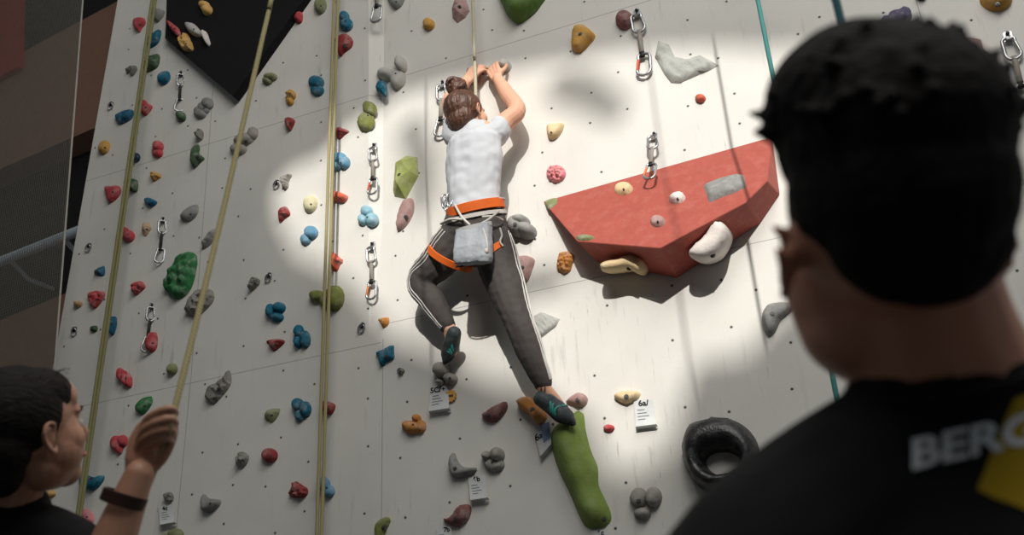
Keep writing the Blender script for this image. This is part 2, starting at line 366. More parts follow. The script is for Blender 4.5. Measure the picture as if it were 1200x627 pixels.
def relief(bm, fr, poly, H, style='smooth', hole=None, seed=0, res=13, full=.8, h0=0.0, lean=0.0):
    """a solid bump over an outline: height rises from the rim following the distance to it"""
    xs = [p.x for p in poly]; ys = [p.y for p in poly]
    size = max(max(xs) - min(xs), max(ys) - min(ys)); small = min(max(xs) - min(xs), max(ys) - min(ys)); s = size / res
    if style == 'bubble': s = size / 26
    if style in ('facet', 'rock'): s = size / (6 if style == 'facet' else 9)
    rnd = random.Random(seed); pts = [Vector(p) for p in poly]; n = len(pts)
    edges = [(i, (i + 1) % n) for i in range(n)]
    if hole:
        m = len(hole); edges += [(n + i, n + (i + 1) % m) for i in range(m)]; pts += [Vector(p) for p in hole]
    nb = len(pts); D_ = []
    y = min(ys) + s * .5; row = 0
    while y < max(ys):
        x = min(xs) + s * (.5 if row % 2 else 0.0)
        while x < max(xs):
            q = Vector((x + rnd.uniform(-.12, .12) * s, y + rnd.uniform(-.12, .12) * s))
            if inside(q, poly) and not (hole and inside(q, hole)):
                d = dpoly(q, poly)
                if hole: d = min(d, dpoly(q, hole))
                if d > s * .33: pts.append(q)
            x += s
        y += s * .87; row += 1
    if len(pts) == nb: pts.append(sum(poly, Vector((0, 0))) / n)
    V, Eo, F, *_ = delaunay_2d_cdt(pts, edges, [], 1, 1e-6)
    dist = []
    for v in V:
        d = dpoly(v, poly)
        if hole: d = min(d, dpoly(v, hole))
        dist.append(d)
    dm = max(dist) * full
    c = sum(poly, Vector((0, 0))) / n
    hs = []
    for v, d in zip(V, dist):
        t = min(1.0, d / dm); h = H * math.sqrt(max(0, 1 - (1 - t) ** 2))
        if style == 'facet': h = H * t * (1 + rnd.uniform(-.15, .15))
        w3 = Vector((v.x, v.y, seed * 3.1))
        if style == 'rock': h *= 1 + .7 * noise.noise(w3 * 45) + rnd.uniform(-.15, .15)
        if style == 'smooth': h *= 1 + .22 * noise.noise(w3 * (1.6 / size))
        if style == 'ridge': h = H * (t ** .75)
        if style == 'ribs': h *= 1 + .28 * math.sin((v.x * .75 + v.y * .65) / size * 40)
        if style == 'bubble': h = h * (.45 + .75 * max(0, 1 - noise.voronoi(Vector((v.x, v.y, 0)) * (5.5 / size))[0][0] * 1.25))
        h *= 1 + lean * (c.y - v.y) / size * 2
        hs.append(-.003 if d < 1e-5 else max(h, .001) + h0)
    B = [bm.verts.new(fr.pt(v.x, v.y, h)) for v, h in zip(V, hs)]
    for f in F:
        ctr = (V[f[0]] + V[f[1]] + V[f[2]]) / 3
        if not inside(ctr, poly) or (hole and inside(ctr, hole)): continue
        try: fc = bm.faces.new([B[i] for i in f])
        except ValueError: continue
        fc.normal_update()
        if fc.normal.dot(fr.n) < 0: fc.normal_flip()
    used = [b for b in B if b.link_faces]
    for b in B:
        if not b.link_faces: bm.verts.remove(b)
    return c
def ell(cx, cy, rx, ry, rot=0, n=14):
    a = math.radians(rot); return [(cx + rx * math.cos(t) * math.cos(a) - ry * math.sin(t) * math.sin(a), cy + rx * math.cos(t) * math.sin(a) + ry * math.sin(t) * math.cos(a)) for t in [2 * math.pi * k / n for k in range(n)]]
def bolt_at(fr, px, py, parent, r=.007, h=.05):
    g = fr.hit(px, py, h); o = fr.pt(g.x, g.y, h)
    bmb = bmesh.new()
    for (ra, z0_, z1_, sd_) in ((r * 1.55, -.012, .0015, 18), (r, -.01, .006, 6)):
        rings = [[bmb.verts.new(o + fr.u * (ra * math.cos(t)) + fr.v * (ra * math.sin(t)) + fr.n * z) for t in [2 * math.pi * k / sd_ for k in range(sd_)]] for z in (z0_, z1_)]
        for k in range(sd_): bmb.faces.new((rings[0][k], rings[0][(k + 1) % sd_], rings[1][(k + 1) % sd_], rings[1][k]))
        bmb.faces.new(rings[1])
    bmesh.ops.recalc_face_normals(bmb, faces=bmb.faces)
    return link_mesh('bolt', bmb, plain('bolt_steel', (92, 90, 88), .45, .6), parent, smooth=False)
_seed = [0]
GRP = 'climbing holds bolted to the wall'
def hold(label, mat, shape, H=.045, style='smooth', bolt='auto', frame=None, smooth=True, hole=None, cat='climbing hold', full=.8, lean=.25, name='climbing_hold', h0=0, skirt=0):
    """shape: outline [(x, y)...] or a list of lobes [('E', cx, cy, rx, ry, rot, k)...] with k scaling the height"""
    _seed[0] += 1; sd_ = _seed[0]; H *= .82
    lobes = shape if isinstance(shape[0][0], str) else None
    allp = [(l[1], l[2]) for l in lobes] if lobes else shape
    cx = sum(p[0] for p in allp) / len(allp); cy = sum(p[1] for p in allp) / len(allp)
    fr = frame or wall_frame(cx, cy); bm = bmesh.new()
    if lobes:
        span = 0
        for i, l in enumerate(lobes):
            k = l[6] if len(l) > 6 else 1.0
            poly = [fr.hit(*q) for q in ell(l[1], l[2], l[3], l[4], l[5] if len(l) > 5 else 0)]
            relief(bm, fr, poly, H * k, style, seed=sd_ * 7 + i, res=9 if max(l[3], l[4]) < 14 else 13, full=1.0, lean=lean, h0=h0)
            span = max(span, l[3], l[4])
    else:
        poly = [fr.hit(*q) for q in shape]
        if smooth: poly = smooth_loop(poly)
        hl = [fr.hit(*q) for q in hole] if hole else None
        if hl: hl = smooth_loop(hl)
        relief(bm, fr, poly, H, style, hole=hl, seed=sd_, full=full, lean=lean, h0=h0)
        span = max(max(p[0] for p in shape) - min(p[0] for p in shape), max(p[1] for p in shape) - min(p[1] for p in shape)) / 2
    if skirt:
        be = [e for e in bm.edges if e.is_boundary]
        g = bmesh.ops.extrude_edge_only(bm, edges=be); nv = [x for x in g['geom'] if isinstance(x, bmesh.types.BMVert)]
        for v in nv: v.co -= fr.n * skirt
        bmesh.ops.recalc_face_normals(bm, faces=bm.faces)
    o = link_mesh(name, bm, hold_mat(mat) if isinstance(mat, str) else mat, smooth=style not in ('facet', 'rock'))
    tag(o, label, cat, GRP)
    if bolt == 'auto': bolt = (cx, cy) if span > 7.5 else None
    if bolt:
        # seat the bolt on the surface
        bv = BVHTree.FromPolygons([v.co for v in o.data.vertices], [p.vertices for p in o.data.polygons])
        r = cray(*bolt).normalized(); loc, nn, _, dd = bv.ray_cast(CAM, r)
        if loc is None:
            loc, nn, _, dd = bv.find_nearest(fr.pt(*fr.hit(*bolt), H))
        hh = (loc - fr.o).dot(fr.n) - .001
        b_ = bolt_at(fr, *bolt, o, r=.0075 if span > 12 else .0038, h=max(hh, .003))
    return o
def E(cx, cy, rx, ry, rot=0): return [tuple(p) for p in ell(cx, cy, rx, ry, rot, 12)]

# --- left edge and first column
hold('red heart-shaped hold, highest red one near the top left edge of the wall', 'red', [(157,24),(163,21),(170,22),(171,28),(167,33),(164,38),(159,35),(157,30)])
hold('grey half-round hold right of the leftmost rope, at the very top', 'grey', [(179,12),(186,11),(193,13),(191,20),(185,26),(180,22)])
hold('dark blue leaf-shaped hold touching the leftmost rope, second from the top', 'teal', [(189,35),(188,46),(183,53),(174,57),(175,46),(181,39)])
hold('dark green leaf-shaped hold touching the leftmost rope near the top', 'leaf', [(173,68),(180,65),(187,64),(187,74),(182,81),(170,84)])
hold('small grey chipped hold left of the leftmost rope, under the top red hold', 'rock', [(159,77),(161,82),(156,89),(153,85),(149,88),(150,83)], style='rock')
hold('small blue knob right of the green leaf-shaped hold near the top', 'teal', [(186,91),(191,85),(198,84),(200,90),(198,96),(192,100),(187,97)])
hold('blue rectangular bar hold ending at the leftmost rope', 'blue', [(136,138),(141,133),(152,129),(157,130),(155,139),(147,144),(140,146)])
hold('red knobbly hold just right of the leftmost rope beside the blue bar', 'red', [(163,120),(169,117),(174,121),(179,125),(176,131),(170,136),(165,130)])
hold('small dark green round hold under the long dark quickdraw at top left', 'leaf', E(213,137,5.4,6,-20))
hold('grey two-lobed hold right of the small dark green round hold', 'grey', [('E',244,122,7,7.5,0,1),('E',235,132,8,8,0,.8),('E',239,127,8,8,0,.7)])
hold('small speckled grey hold above the dark green boot-shaped hold', 'rock', E(235,158,4,7), style='rock', bolt=None)
hold('dark green boot-shaped hold in the upper left part of the wall', 'leaf', [(233,169),(235,175),(234,180),(240,186),(235,191),(229,197),(225,194),(225,184),(226,176)], .05)
hold('orange oval hold at the left edge of the wall, upper part', 'ochre', E(123,173,6,8.5,25))
hold('red rounded hold below the red knobbly one, upper left', 'red', [('E',186,172,6.5,7,0,1),('E',185,179,6.5,6.5,0,.8)])
hold('small navy hold right of the leftmost rope, below the blue bar', 'navy', E(160,185,4.5,5.8,20), bolt=None)
hold('small pointed yellow hold below the red rounded one', 'ochre', [(177,202),(183,201),(191,207),(186,210),(181,213),(177,208)], style='facet')
hold('red heart-shaped hold left of the leftmost rope, beside the green half-round', 'red', [(123,221),(128,218),(133,219),(140,218),(142,225),(137,233),(129,238),(126,230)])
hold('dark green half-round hold just right of the leftmost rope', 'leaf', [(147,217),(153,211),(161,211),(162,218),(160,225),(152,224)], .06)
hold('small blue rounded hold above the olive tooth hold on the left', 'blue', [(171,235),(176,232),(184,236),(183,240),(178,243),(172,240)])
hold('small olive tooth-shaped hold beside the second dark quickdraw', 'tan', [(168,264),(173,260),(178,267),(175,272),(171,277),(167,272)], style='facet')
hold('smooth grey slanting oval hold left of the slanting rope', 'grey', [(232,240),(233,247),(229,255),(221,260),(213,258),(214,252),(222,244)])
hold('red double-humped hold right of the leftmost rope, mid height', 'red', [('E',146,272,6,6,0,1),('E',151,277,7.5,7.5,0,1)])
hold('small dark blue wedge left of the leftmost rope, mid height', 'blue', [(110,320),(117,314),(123,312),(123,322),(119,324),(113,323)], style='facet')
hold('red torn-edged hold touching the leftmost rope on its left side', 'red', [(104,348),(107,342),(123,342),(122,350),(117,357),(111,362),(106,356)], style='rock')
hold('small brown-orange hold on the left edge of the wall, mid height', 'tan', [(87,354),(92,352),(97,355),(96,359),(91,362),(88,359)], style='facet', bolt=None)
hold('red pointed hold above the third dark quickdraw', 'red', [(156,336),(160,330),(167,330),(171,336),(166,342),(159,346),(156,342)], style='rock')
hold('tiny dark green square hold left of the leftmost rope', 'leaf', [(107,383),(114,382),(114,388),(108,389)], .025, bolt=None)
hold('blue claw-shaped hold pointing down, right of the leftmost rope', 'blue', [(125,374),(131,371),(137,372),(137,382),(132,394),(129,386),(126,379)])
hold('red blocky hold behind the end of the third dark quickdraw', 'red', [(174,391),(184,390),(185,403),(182,411),(176,413),(172,406)])
hold('red fluted hold near the woman, above the round green-shell hold', 'red', [('E',143,440,4.5,9,-8,1),('E',148,444,4,10,-8,1),('E',152,446,3.5,9,-5,.8)])
hold('dark green shell-shaped hold between the two left ropes, above the raised hand', 'deepgreen', [(177,464),(179,472),(172,483),(165,486),(160,479),(166,469)])
hold('olive grey hold half behind the slanting rope, above the raised hand', 'olive', E(203,433,5.5,7,15), bolt=None)
hold('red fluted hold left of the raised hand', 'red', [('E',137,520,6,10,0,1),('E',145,517,5.5,7.5,0,.9),('E',141,524,4,9,0,.8)])
hold('blue bird-shaped hold beside the woman s chin'.replace('woman s', "woman's"), 'teal', [(101,546),(103,556),(112,559),(122,557),(121,565),(111,575),(100,573),(95,567),(97,556)])
hold('pink round hold peeking over the black shoulder at bottom left', 'pink', [('E',100,604,8.5,8,0,1),('E',104,608,7,8,0,1)])
hold('small yellow hold beside the woman\'s throat at the bottom left', 'yellow', [(58,574),(66,577),(64,582),(57,584)], .03, bolt=None)
hold('small speckled grey hold right above the lowest left route card', 'rock', E(199,583,5,6.5), style='rock', bolt=None)
hold('grey crescent hold right of the lowest left route card', 'grey', [(240,579),(246,584),(259,586),(257,594),(247,601),(239,599),(237,588)], .05)
hold('olive round hold cut by the bottom edge of the picture, left', 'olive', [('E',207,627,9,8,0,1),('E',197,630,8,6,0,.8)])
# --- between the slanting rope and the straight green rope
hold('green cobbled egg-shaped macro hold on the left half of the wall', 'deepgreen', [(222,295),(230,298),(232,307),(227,330),(219,345),(206,351),(196,342),(195,331),(203,310),(211,299)], .085, style='bubble', bolt=None)
hold('grey rugged rock hold right of the slanting rope, below the green cobbled hold', 'rock', [(231,340),(240,338),(250,341),(251,352),(242,363),(232,371),(224,371),(218,366),(222,352)], .05, style='rock')
hold('pale grey wedge half hidden by the slanting rope, above the green cobbled hold', 'grey', [(250,268),(255,275),(247,287),(237,293),(238,285)], style='facet', bolt=None)
hold('grey lumpy long hold right of the slanting rope, upper part', 'warmgrey', [('E',297,157,6,8.5,20,1),('E',287,164,13,7.5,-20,1),('E',280,175,10,7.5,-10,.9)], .05)
hold('small olive oval hold below the black triangular board', 'olive', [('E',318,91,8,5,-8,1),('E',314,95,6,5,0,.8)])
hold('olive oval hold cut by the top edge beside the straight green rope', 'olive', E(376,7,7,10,10))
hold('small red block against the right edge of the black board', 'red', [(344,15),(350,13),(355,16),(354,26),(348,27),(343,21)])
hold('blue round-topped hold left of the straight green rope, upper part', 'teal', [('E',371,97,9.5,8.5,0,1),('E',372,106,8,7.5,0,.8)])
hold('ochre pitted hold above the small brown drop-shaped hold', 'ochre', [('E',342,112,5.5,6,0,1),('E',340,119,4.8,5.5,0,.8)], style='rock')
hold('small brown drop-shaped hold pointing down, upper left half', 'maroon', [(335,141),(340,138),(346,141),(344,148),(340,154),(336,148)])
hold('pale grey chalky hold at the edge of the sunlight, beside a dark hanger', 'warmgrey', [(332,210),(337,205),(343,205),(339,213),(338,220),(334,222),(331,216)], style='rock', bolt=None)
hold('brown-red wedge hold at the left edge of the sunlight', 'maroon', [(326,252),(330,243),(336,242),(340,248),(340,253),(334,257),(328,262)], .05, style='facet')
hold('cream egg-shaped hold left of the straight green rope', 'cream', E(364.5,239.5,8,10.5,15))
hold('light blue cup hold left of the straight green rope, below the cream egg', 'skyblue', [('E',365,273,8.5,8.5,20,1),('E',359,281,6.5,7,20,.9)])
hold('small grey rough hold left of the blue-grey knobbly hold', 'rock', [(294,329),(299,325),(305,328),(303,335),(294,341)], style='rock')
hold('teal knobbly hold in the middle left, grey on one side', 'teal', [('E',318,365,6,9,0,1),('E',328,361,7.5,7,-25,1),('E',325,372,8,6,0,.9)])
hold('red slab-like hold under the teal knobbly hold', 'maroon', [(312,400),(321,397),(332,398),(334,402),(322,412),(317,408)], .045, style='facet')
hold('teal fluted hold left of the straight green rope, below the olive pair', 'teal', [('E',351,389,6,8.5,0,1),('E',350,400,5,9,0,.9),('E',358,398,6.5,11,0,.9)])
hold('olive double hold crossed by the straight green rope', 'oliveg', [('E',373,348,9.5,8,0,.9),('E',393,350,11,15.5,10,1.2),('E',384,354,9,9,0,.8)], .06)
hold('grey ragged two-part hold left of the middle, fingers pointing up and down', 'rock', [(268,433),(272,445),(268,456),(258,468),(251,474),(243,470),(241,459),(248,450),(258,447)], .04, style='rock')
hold('small olive wedge left of the blue grape-like hold', 'olive', [(310,484),(316,479),(329,479),(325,490),(319,496),(311,492)], style='facet')
hold('blue grape-like hold left of the straight green rope, low', 'teal', [('E',350,475,7,8.5,0,1.1),('E',359,480,6.5,10,0,1),('E',352,487,6,8,0,.9)])
hold('small red square hold at the straight green rope, low', 'maroon', [(378,470),(393,474),(390,485),(384,486),(378,481)])
hold('small grey pitted hold left of the round red hold at the bottom', 'rock', [(284,529),(292,534),(289,545),(283,548),(278,544),(279,534)], style='rock')
hold('round dark red hold near the bottom left of the middle', 'maroon', E(317,534,8.8,9), .05)
hold('dark red bread-shaped hold near the bottom beside the straight green rope', 'maroon', [(341,574),(343,566),(348,564),(354,568),(361,573),(360,581),(352,584),(340,582)], .045, style='rock')
hold('blue and grey double hold touching the straight green rope at the bottom', 'skyblue', [('E',380,568,7.5,9.5,0,1.1),('E',386,576,7,8,0,1)])
# --- right of the straight green rope
hold('blue double knob hold at the top beside the straight green rope', 'teal', [('E',404,21,6,8,0,1),('E',406,29,8,8.5,0,1)])
hold('dark red pear-shaped hold below the blue double knob at the top', 'maroon', [(393,48),(400,42),(409,41),(414,48),(412,56),(404,62),(399,67),(396,60)], .055)
hold('small red triangular hold right of the straight green rope, upper part', 'maroon', [(394,149),(402,150),(410,154),(404,159),(398,164),(394,160)], style='facet')
hold('pale blue fluted hold touching the straight green rope in the sunlight', 'skyblue', [('E',399,186,8,7.5,0,1),('E',404,191,7,8,0,1),('E',396,195,6,5.5,0,.8)])
hold('olive green two-stone hold left of the step in the wall, upper part', 'oliveg', [('E',433.5,128,8,9.5,-25,1),('E',429,143,10,12,15,1)])
hold('coral block hold right of the straight green rope in the sunlight', 'coral', [(389,226),(396,225),(408,230),(405,237),(397,237),(389,236)], .05)
hold('pale blue ribbed hold in the sunlight left of the step in the wall', 'paleblue', [('E',430,248,7,7.5,0,.9),('E',426,258,6,7,0,.9),('E',436,258,7.5,8.5,20,1)])
hold('coral triangular hold on the right side of the straight green rope', 'coral', [(388,295),(394,297),(399,302),(404,306),(399,311),(395,318),(388,315)], .05, style='facet')
hold('small orange cone hold left of the climber\'s knee', 'orange', [(443,374),(449,372),(456,372),(456,380),(450,385),(446,380)], style='facet')
hold('blue bow-shaped hold below the small orange cone', 'teal', [(461,404),(462,411),(462,421),(453,425),(451,429),(446,428),(444,420),(441,414),(451,409)], .04)
hold('tiny grey stone hold right of the blue bow-shaped hold', 'rock', E(470,435,4.5,4), .03, style='rock', bolt=None)
hold('orange-brown three-lobed hold with a round bolt below the route card', 'orange', [('E',489,491,5,5.5,0,.9),('E',485,501,12,8.5,0,1),('E',478,499,6,6,0,.9),('E',494,500,6,8,0,.9)], .05, bolt=(484,498))
hold('olive bent hold cut by the bottom edge below the step in the wall', 'oliveg', [(455,606),(458,611),(453,622),(447,634),(441,628),(441,616),(448,608)])
hold('grey tongue-shaped hold cut by the top edge left of the ochre disc', 'grey', [(454,-6),(474,-6),(472,6),(464,12),(457,5)])
hold('pale grey three-stone hold at the upper left of the climber', 'lightgrey', [('E',471,77,7,10.5,-5,1.1),('E',453,88,10,8,0,1),('E',467,94,9,12,15,.9)], .07)
hold('dark teal hold under the pale grey three-stone hold', 'teal', [(443,97),(450,95),(453,100),(453,113),(447,110),(441,106)], .04)
hold('small round ochre hold near the top left of the climber', 'ochre', E(503,29,7,7.3))
hold('brown-pink diamond hold at the top left of the climber\'s rope', 'pinkbrown', [(536,-8),(546,-3),(551,13),(546,21),(536,28),(530,22),(529,10),(532,0)], .05, style='facet', smooth=False, bolt=(538,8))
hold('large green bowl-shaped hold cut by the top edge', 'grassdark', [(588,-10),(589,6),(597,21),(608,28),(620,22),(632,10),(638,-8)], .12, bolt=None)
hold('faceted lime green wedge hold left of the climber\'s back', 'lime', [(476,182),(490,184),(491,206),(476,234),(462,231),(460,222),(463,190)], .07, style='facet', smooth=False, bolt=(468,205))
hold('long pink-brown oval hold left of the climber\'s waist', 'pinkbrown', [(479,232),(485,235),(485,250),(476,266),(466,271),(465,257),(472,238)], .045, bolt=(475,254))
hold('red-brown hold gripped by the climber\'s left hand', 'pinkbrown', [(548,84),(555,80),(562,84),(563,94),(557,100),(549,97)], .06, bolt=None)
hold('chalky white-grey hold gripped by the climber\'s right hand', 'lightgrey', [('E',592,78,8,7.5,0,1),('E',583,84,9,8,0,1)], .065, bolt=None)
hold('small pink hold with a bolt behind the climber\'s right elbow', 'pinkbrown', [('E',608,125,8,7,0,1),('E',600,128,7,6,0,.8)], .05, bolt=(611,124))
hold('grey rounded hold right of the climber\'s hip', 'grey', [('E',608,267,12,13,0,1.1),('E',618,272,12,10,20,1),('E',612,262,10,9,0,1)], .1, bolt=(603,263))
hold('brown drop-shaped hold right of the climber\'s thigh', 'pinkbrown', [(603,308),(608,301),(619,300),(627,305),(624,317),(618,331),(611,326)], .05, bolt=(612,314))
hold('greyish see-through-looking flat wedge right of the climber\'s right knee', 'frost', [(624,371),(634,365),(657,374),(652,383),(634,397),(628,390)], .02, style='ribs', smooth=False, full=.4, bolt=None)
hold('grey round hold with small bumps under the climber\'s left foot', 'warmgrey', [('E',519,435,9.5,10.5,20,1.2),('E',529,445,8,7.5,0,.9),('E',517,449,4.5,4,0,.7)], .08, bolt=(527,443))
hold('dark brown arrowhead hold left of the climber\'s right foot', 'brown', [(594,471),(594,482),(583,494),(572,495),(565,488),(571,482),(585,474)], .05, bolt=(573,486))
hold('orange saddle-shaped hold under the climber\'s right foot', 'orange', [(607,474),(613,468),(622,466),(631,470),(639,480),(641,491),(632,499),(624,490),(613,482)], .1, bolt=(624,480))
hold('pale pink-brown pebble hold right of the climber\'s right foot', 'pinkbrown', [(664,471),(674,462),(683,461),(689,467),(687,475),(680,478),(668,474)], .05, bolt=(677,469))
hold('cream oval hold above the route card on the right', 'sand', [(720,465),(727,459),(742,458),(751,461),(747,469),(735,474),(724,470)], .045, bolt=(734,465))
hold('tiny red oval hold right of the large green macro hold\'s tip', 'red', E(714,502,6.6,4.6), .03)
hold('small yellow-cream hold on the bright wall, right of the climber\'s elbow', 'sand', [(641,149),(649,146),(661,145),(659,155),(652,163),(644,163)], .05, bolt=(646,155))
hold('pink bubbly hold above the left tip of the red volume', 'pink', E(652,204,11.5,10.5), .05, style='bubble', bolt=None)
hold('orange-brown bubbly hold below the left tip of the red volume', 'orange', [(654,302),(658,296),(667,295),(674,301),(671,311),(668,319),(659,321),(653,314)], .05, style='bubble', bolt=None)
hold('ochre hold with a deep round hole at the top, left of the first joint line', 'ochre', [(671,38),(676,31),(686,31),(698,42),(691,53),(681,62),(671,59)], .07, bolt=(680,40))
hold('brown speckled round hold beside the top middle quickdraw', 'brown', E(732,24,10.5,11.8), .05)
hold('large flat grey macro hold with ribs, pointing right, in the upper right', 'frost', [(771,47),(784,52),(791,66),(805,69),(820,64),(834,71),(843,77),(832,83),(800,97),(786,98),(779,89),(767,67)], .03, style='ribs', bolt=None, smooth=False, full=.3, lean=0)
hold('small bright orange-red oval hold below the flat grey macro hold', 'coral', E(821,116,6.4,5), .035)
hold('purple ribbed bar hold behind the top of the man\'s hair', 'purple', [(1005,50),(1030,25),(1050,12),(1065,9),(1069,19),(1064,27),(1048,38),(1015,54)], .05, style='ribs', bolt=(1043,27))
hold('tan round hold at the upper left of the man\'s hair', 'tan', [('E',978,51,10.5,11,0,1),('E',973,55,9,9,0,1)], .07, bolt=(978,47))
hold('mustard round hold cut by the top edge at the far right', 'ochre', [('E',1167,-1,20,15,0,1)], .07, bolt=(1169,4))
hold('brown-red jagged hold right of the man\'s hair', 'pinkbrown', [(1118,40),(1135,46),(1150,46),(1153,57),(1160,63),(1158,73),(1165,78),(1162,92),(1140,90)], .09, bolt=None, style='facet', smooth=False)
hold('small black hold at the top edge above the purple bar', 'black', E(1079,-4,7,5), .05, bolt=None)
hold('grey boomerang-shaped hold left of the man\'s neck', 'grey', [(893,380),(893,368),(899,358),(912,354),(930,355),(936,359),(925,368),(915,377),(908,391),(902,394),(896,388)], .055, bolt=(905,368))
hold('grey crescent hold left of the lower route card', 'grey', [(533,531),(537,540),(544,547),(559,548),(557,554),(545,560),(532,560),(527,548),(528,536)], .05, bolt=(533,550))
hold('pale grey three-stone hold right of the lower grey crescent', 'warmgrey', [('E',584,534,8,9.5,0,1.3),('E',572,535,6.5,6.5,0,1),('E',580,545,12,9.5,0,.8)], .06, bolt=(577,542))
hold('dark brown banana-shaped hold at the bottom below the middle route card', 'brown', [(519,608),(528,606),(538,593),(549,591),(553,597),(549,610),(537,618),(527,615)], .05, bolt=(534,608))
hold('grey cluster of three stones right of the large green macro hold', 'warmgrey', [('E',749,584,11,13,0,1),('E',766,583,10.5,13,0,1),('E',753,602,10.5,8,0,.8)], .06, bolt=(748,587))
hold('black ring-shaped macro hold with a round opening beside the man\'s shoulder', 'black', [(802,512),(812,497),(832,490),(852,490),(872,499),(886,515),(891,535),(886,556),(866,575),(842,580),(822,573),(806,553),(800,532)], .15, hole=[(828,545),(831,536),(841,531),(855,531),(866,537),(868,546),(861,553),(848,557),(836,554)], bolt=None, full=.9)
# long green macro with two shades of face
gm = [(676,481),(684,484),(687,505),(693,528),(701,548),(702,568),(709,584),(716,600),(716,612),(706,619),(691,620),(682,612),(668,580),(657,557),(648,532),(646,508),(655,495),(667,488)]
hold('large long green macro hold leaning down from the climber\'s right foot', 'grass', gm, .13, style='ridge', bolt=(707,608), full=1.0, lean=.0)
# black triangular board at the top left and the holds on it
BF = wall_frame(270, 40); BF.o = BF.o + Vector((0, -.05, 0))
def prism(name, frame, pxs, h0, h1, mat, inset=.03):
    q = [frame.hit(x, y, h1) for x, y in pxs]; c = sum(q, Vector((0, 0))) / len(q); bm = bmesh.new()
    A = [bm.verts.new(frame.pt(a.x, a.y, h0)) for a in q]
    B = [bm.verts.new(frame.pt(*(a + (c - a).normalized() * inset), h1)) for a in q]
    n = len(q); bm.faces.new(A); bm.faces.new(B[::-1])
    for i in range(n): bm.faces.new((A[i], A[(i + 1) % n], B[(i + 1) % n], B[i]))
    bmesh.ops.recalc_face_normals(bm, faces=bm.faces)
    return link_mesh(name, bm, mat, smooth=False)
tag(prism('volume_board', BF, [(193,45),(273,113),(356,0),(388,-45),(197,-45)], -.06, .0, plain('matt_black_board', (20, 20, 22), .8, bump=.2), .004), 'large black triangular board bolted to the wall at the top left', 'volume')
hold('yellow lumpy hold on the black board, at the top', 'yellow', [('E',240,7,6.5,5.5,0,1),('E',243,12,6.5,6.5,0,1)], frame=BF)
hold('red slanting bar hold on the black board, at its left', 'red', [(197,24),(203,28),(210,34),(212,43),(206,41),(199,33)], frame=BF)
hold('orange-yellow block hold on the black board, below the red bar', 'yellow', [(210,47),(217,39),(222,43),(227,56),(224,61),(216,60),(210,53)], frame=BF, style='rock')
hold('grey slanting bar hold on the black board', 'lightgrey', [(217,28),(225,27),(231,31),(237,40),(232,44),(222,38)], frame=BF)
hold('white sliver hold on the black board, right of the grey bar', 'white', [(238,36),(243,39),(247,52),(244,54),(238,45)], frame=BF, bolt=None)

# --- the red volume
def V(px, py, h): return P(px, py, h)
vA, vA2 = V(636, 236, 0), V(652, 231, 0)
vT = V(905, 160, 0); vR = V(914, 228, 0); vQ = V(891, 262, 0)
vL = V(676, 283, .08); vP1 = V(773, 291, .28); vP2 = V(872, 238, .24)
def on_face(px, py):
    nn = (vP1 - vA).cross(vT - vA).normalized(); r = cray(px, py); return CAM + r * ((vA - CAM).dot(nn) / r.dot(nn))
vL = on_face(676, 283); vP2 = on_face(873, 238); vR2 = on_face(899, 212)
vBl = V(701, 308, 0); vB = V(794, 326, 0)
bm = bmesh.new(); vv = {k: bm.verts.new(p) for k, p in dict(A=vA, T=vT, R=vR, Q=vQ, L=vL, P1=vP1, P2=vP2, R2=vR2, Bl=vBl, B=vB).items()}
for f in (('A', 'L', 'P1', 'P2', 'R2', 'T'), ('T', 'R2', 'R'), ('P2', 'Q', 'R', 'R2'), ('P1', 'B', 'Q', 'P2'), ('L', 'Bl', 'B', 'P1'), ('A', 'Bl', 'L')):
    bm.faces.new([vv[x] for x in f])
for f in (('A', 'T', 'R', 'Q', 'B', 'Bl'),): bm.faces.new([vv[x] for x in f])
bmesh.ops.recalc_face_normals(bm, faces=bm.faces)
bmesh.ops.bevel(bm, geom=[e for e in bm.edges], offset=.004, segments=1, affect='EDGES')
REDV = plain('red_volume_paint', (168, 84, 72), .6, dust=.16, dustc=(215, 160, 145), bump=.2, bscale=180, var=.05)
tag(link_mesh('volume', bm, REDV, smooth=False), 'large red faceted volume on the bright wall right of the climber', 'volume')
F1 = face_frame(vA, vP1, vT)
GR2 = 'holds screwed onto the red volume'
def vhold(*a, **k): o = hold(*a, **k); o['group'] = GR2; return o
F1a = F1
vhold('small sand-coloured oval hold on the red volume, upper left', 'sand', E(731,222,11,7,-8), .035, frame=F1)
vhold('small pink-white pebble hold in the middle of the red volume', 'white', E(794,233,9.5,6,-15), .04, frame=F1)
vhold('pale red disc hold with a bolt on the red volume, below the quickdraw', 'pinkbrown', E(771,260,9,6.5,-5), .03, frame=F1)
vhold('grey scratched rectangular hold on the upper right of the red volume', 'grey', [(824,218),(845,209),(863,205),(872,206),(875,219),(862,226),(847,231),(831,238)], .035, frame=F1, bolt=None, smooth=False)
vhold('thin pale green sliver hold at the lower left rim of the red volume', 'olive', [(675,278),(685,275),(697,278),(690,282),(678,282)], .015, frame=F1a, bolt=None)
vhold('pale green patch hold at the left tip of the red volume', 'olive', [(639,236),(652,232),(653,238),(645,245),(641,243)], .012, frame=F1a, bolt=None)
F2 = Frame(V(832, 283, .17), Vector((1, 0, 0)), Vector((0, -.3, .95)), Vector((0, -.95, -.3)))
vhold('white crescent hold on the underside of the red volume', 'white', [(839,258),(847,261),(853,270),(851,283),(841,299),(826,306),(813,304),(807,297),(812,288),(824,277),(832,265)], .07, frame=F2, bolt=(835,299), skirt=.14)
F3 = Frame(V(731, 311, .12), Vector((1, 0, 0)), Vector((0, -.3, .95)), Vector((0, -.95, -.3)))
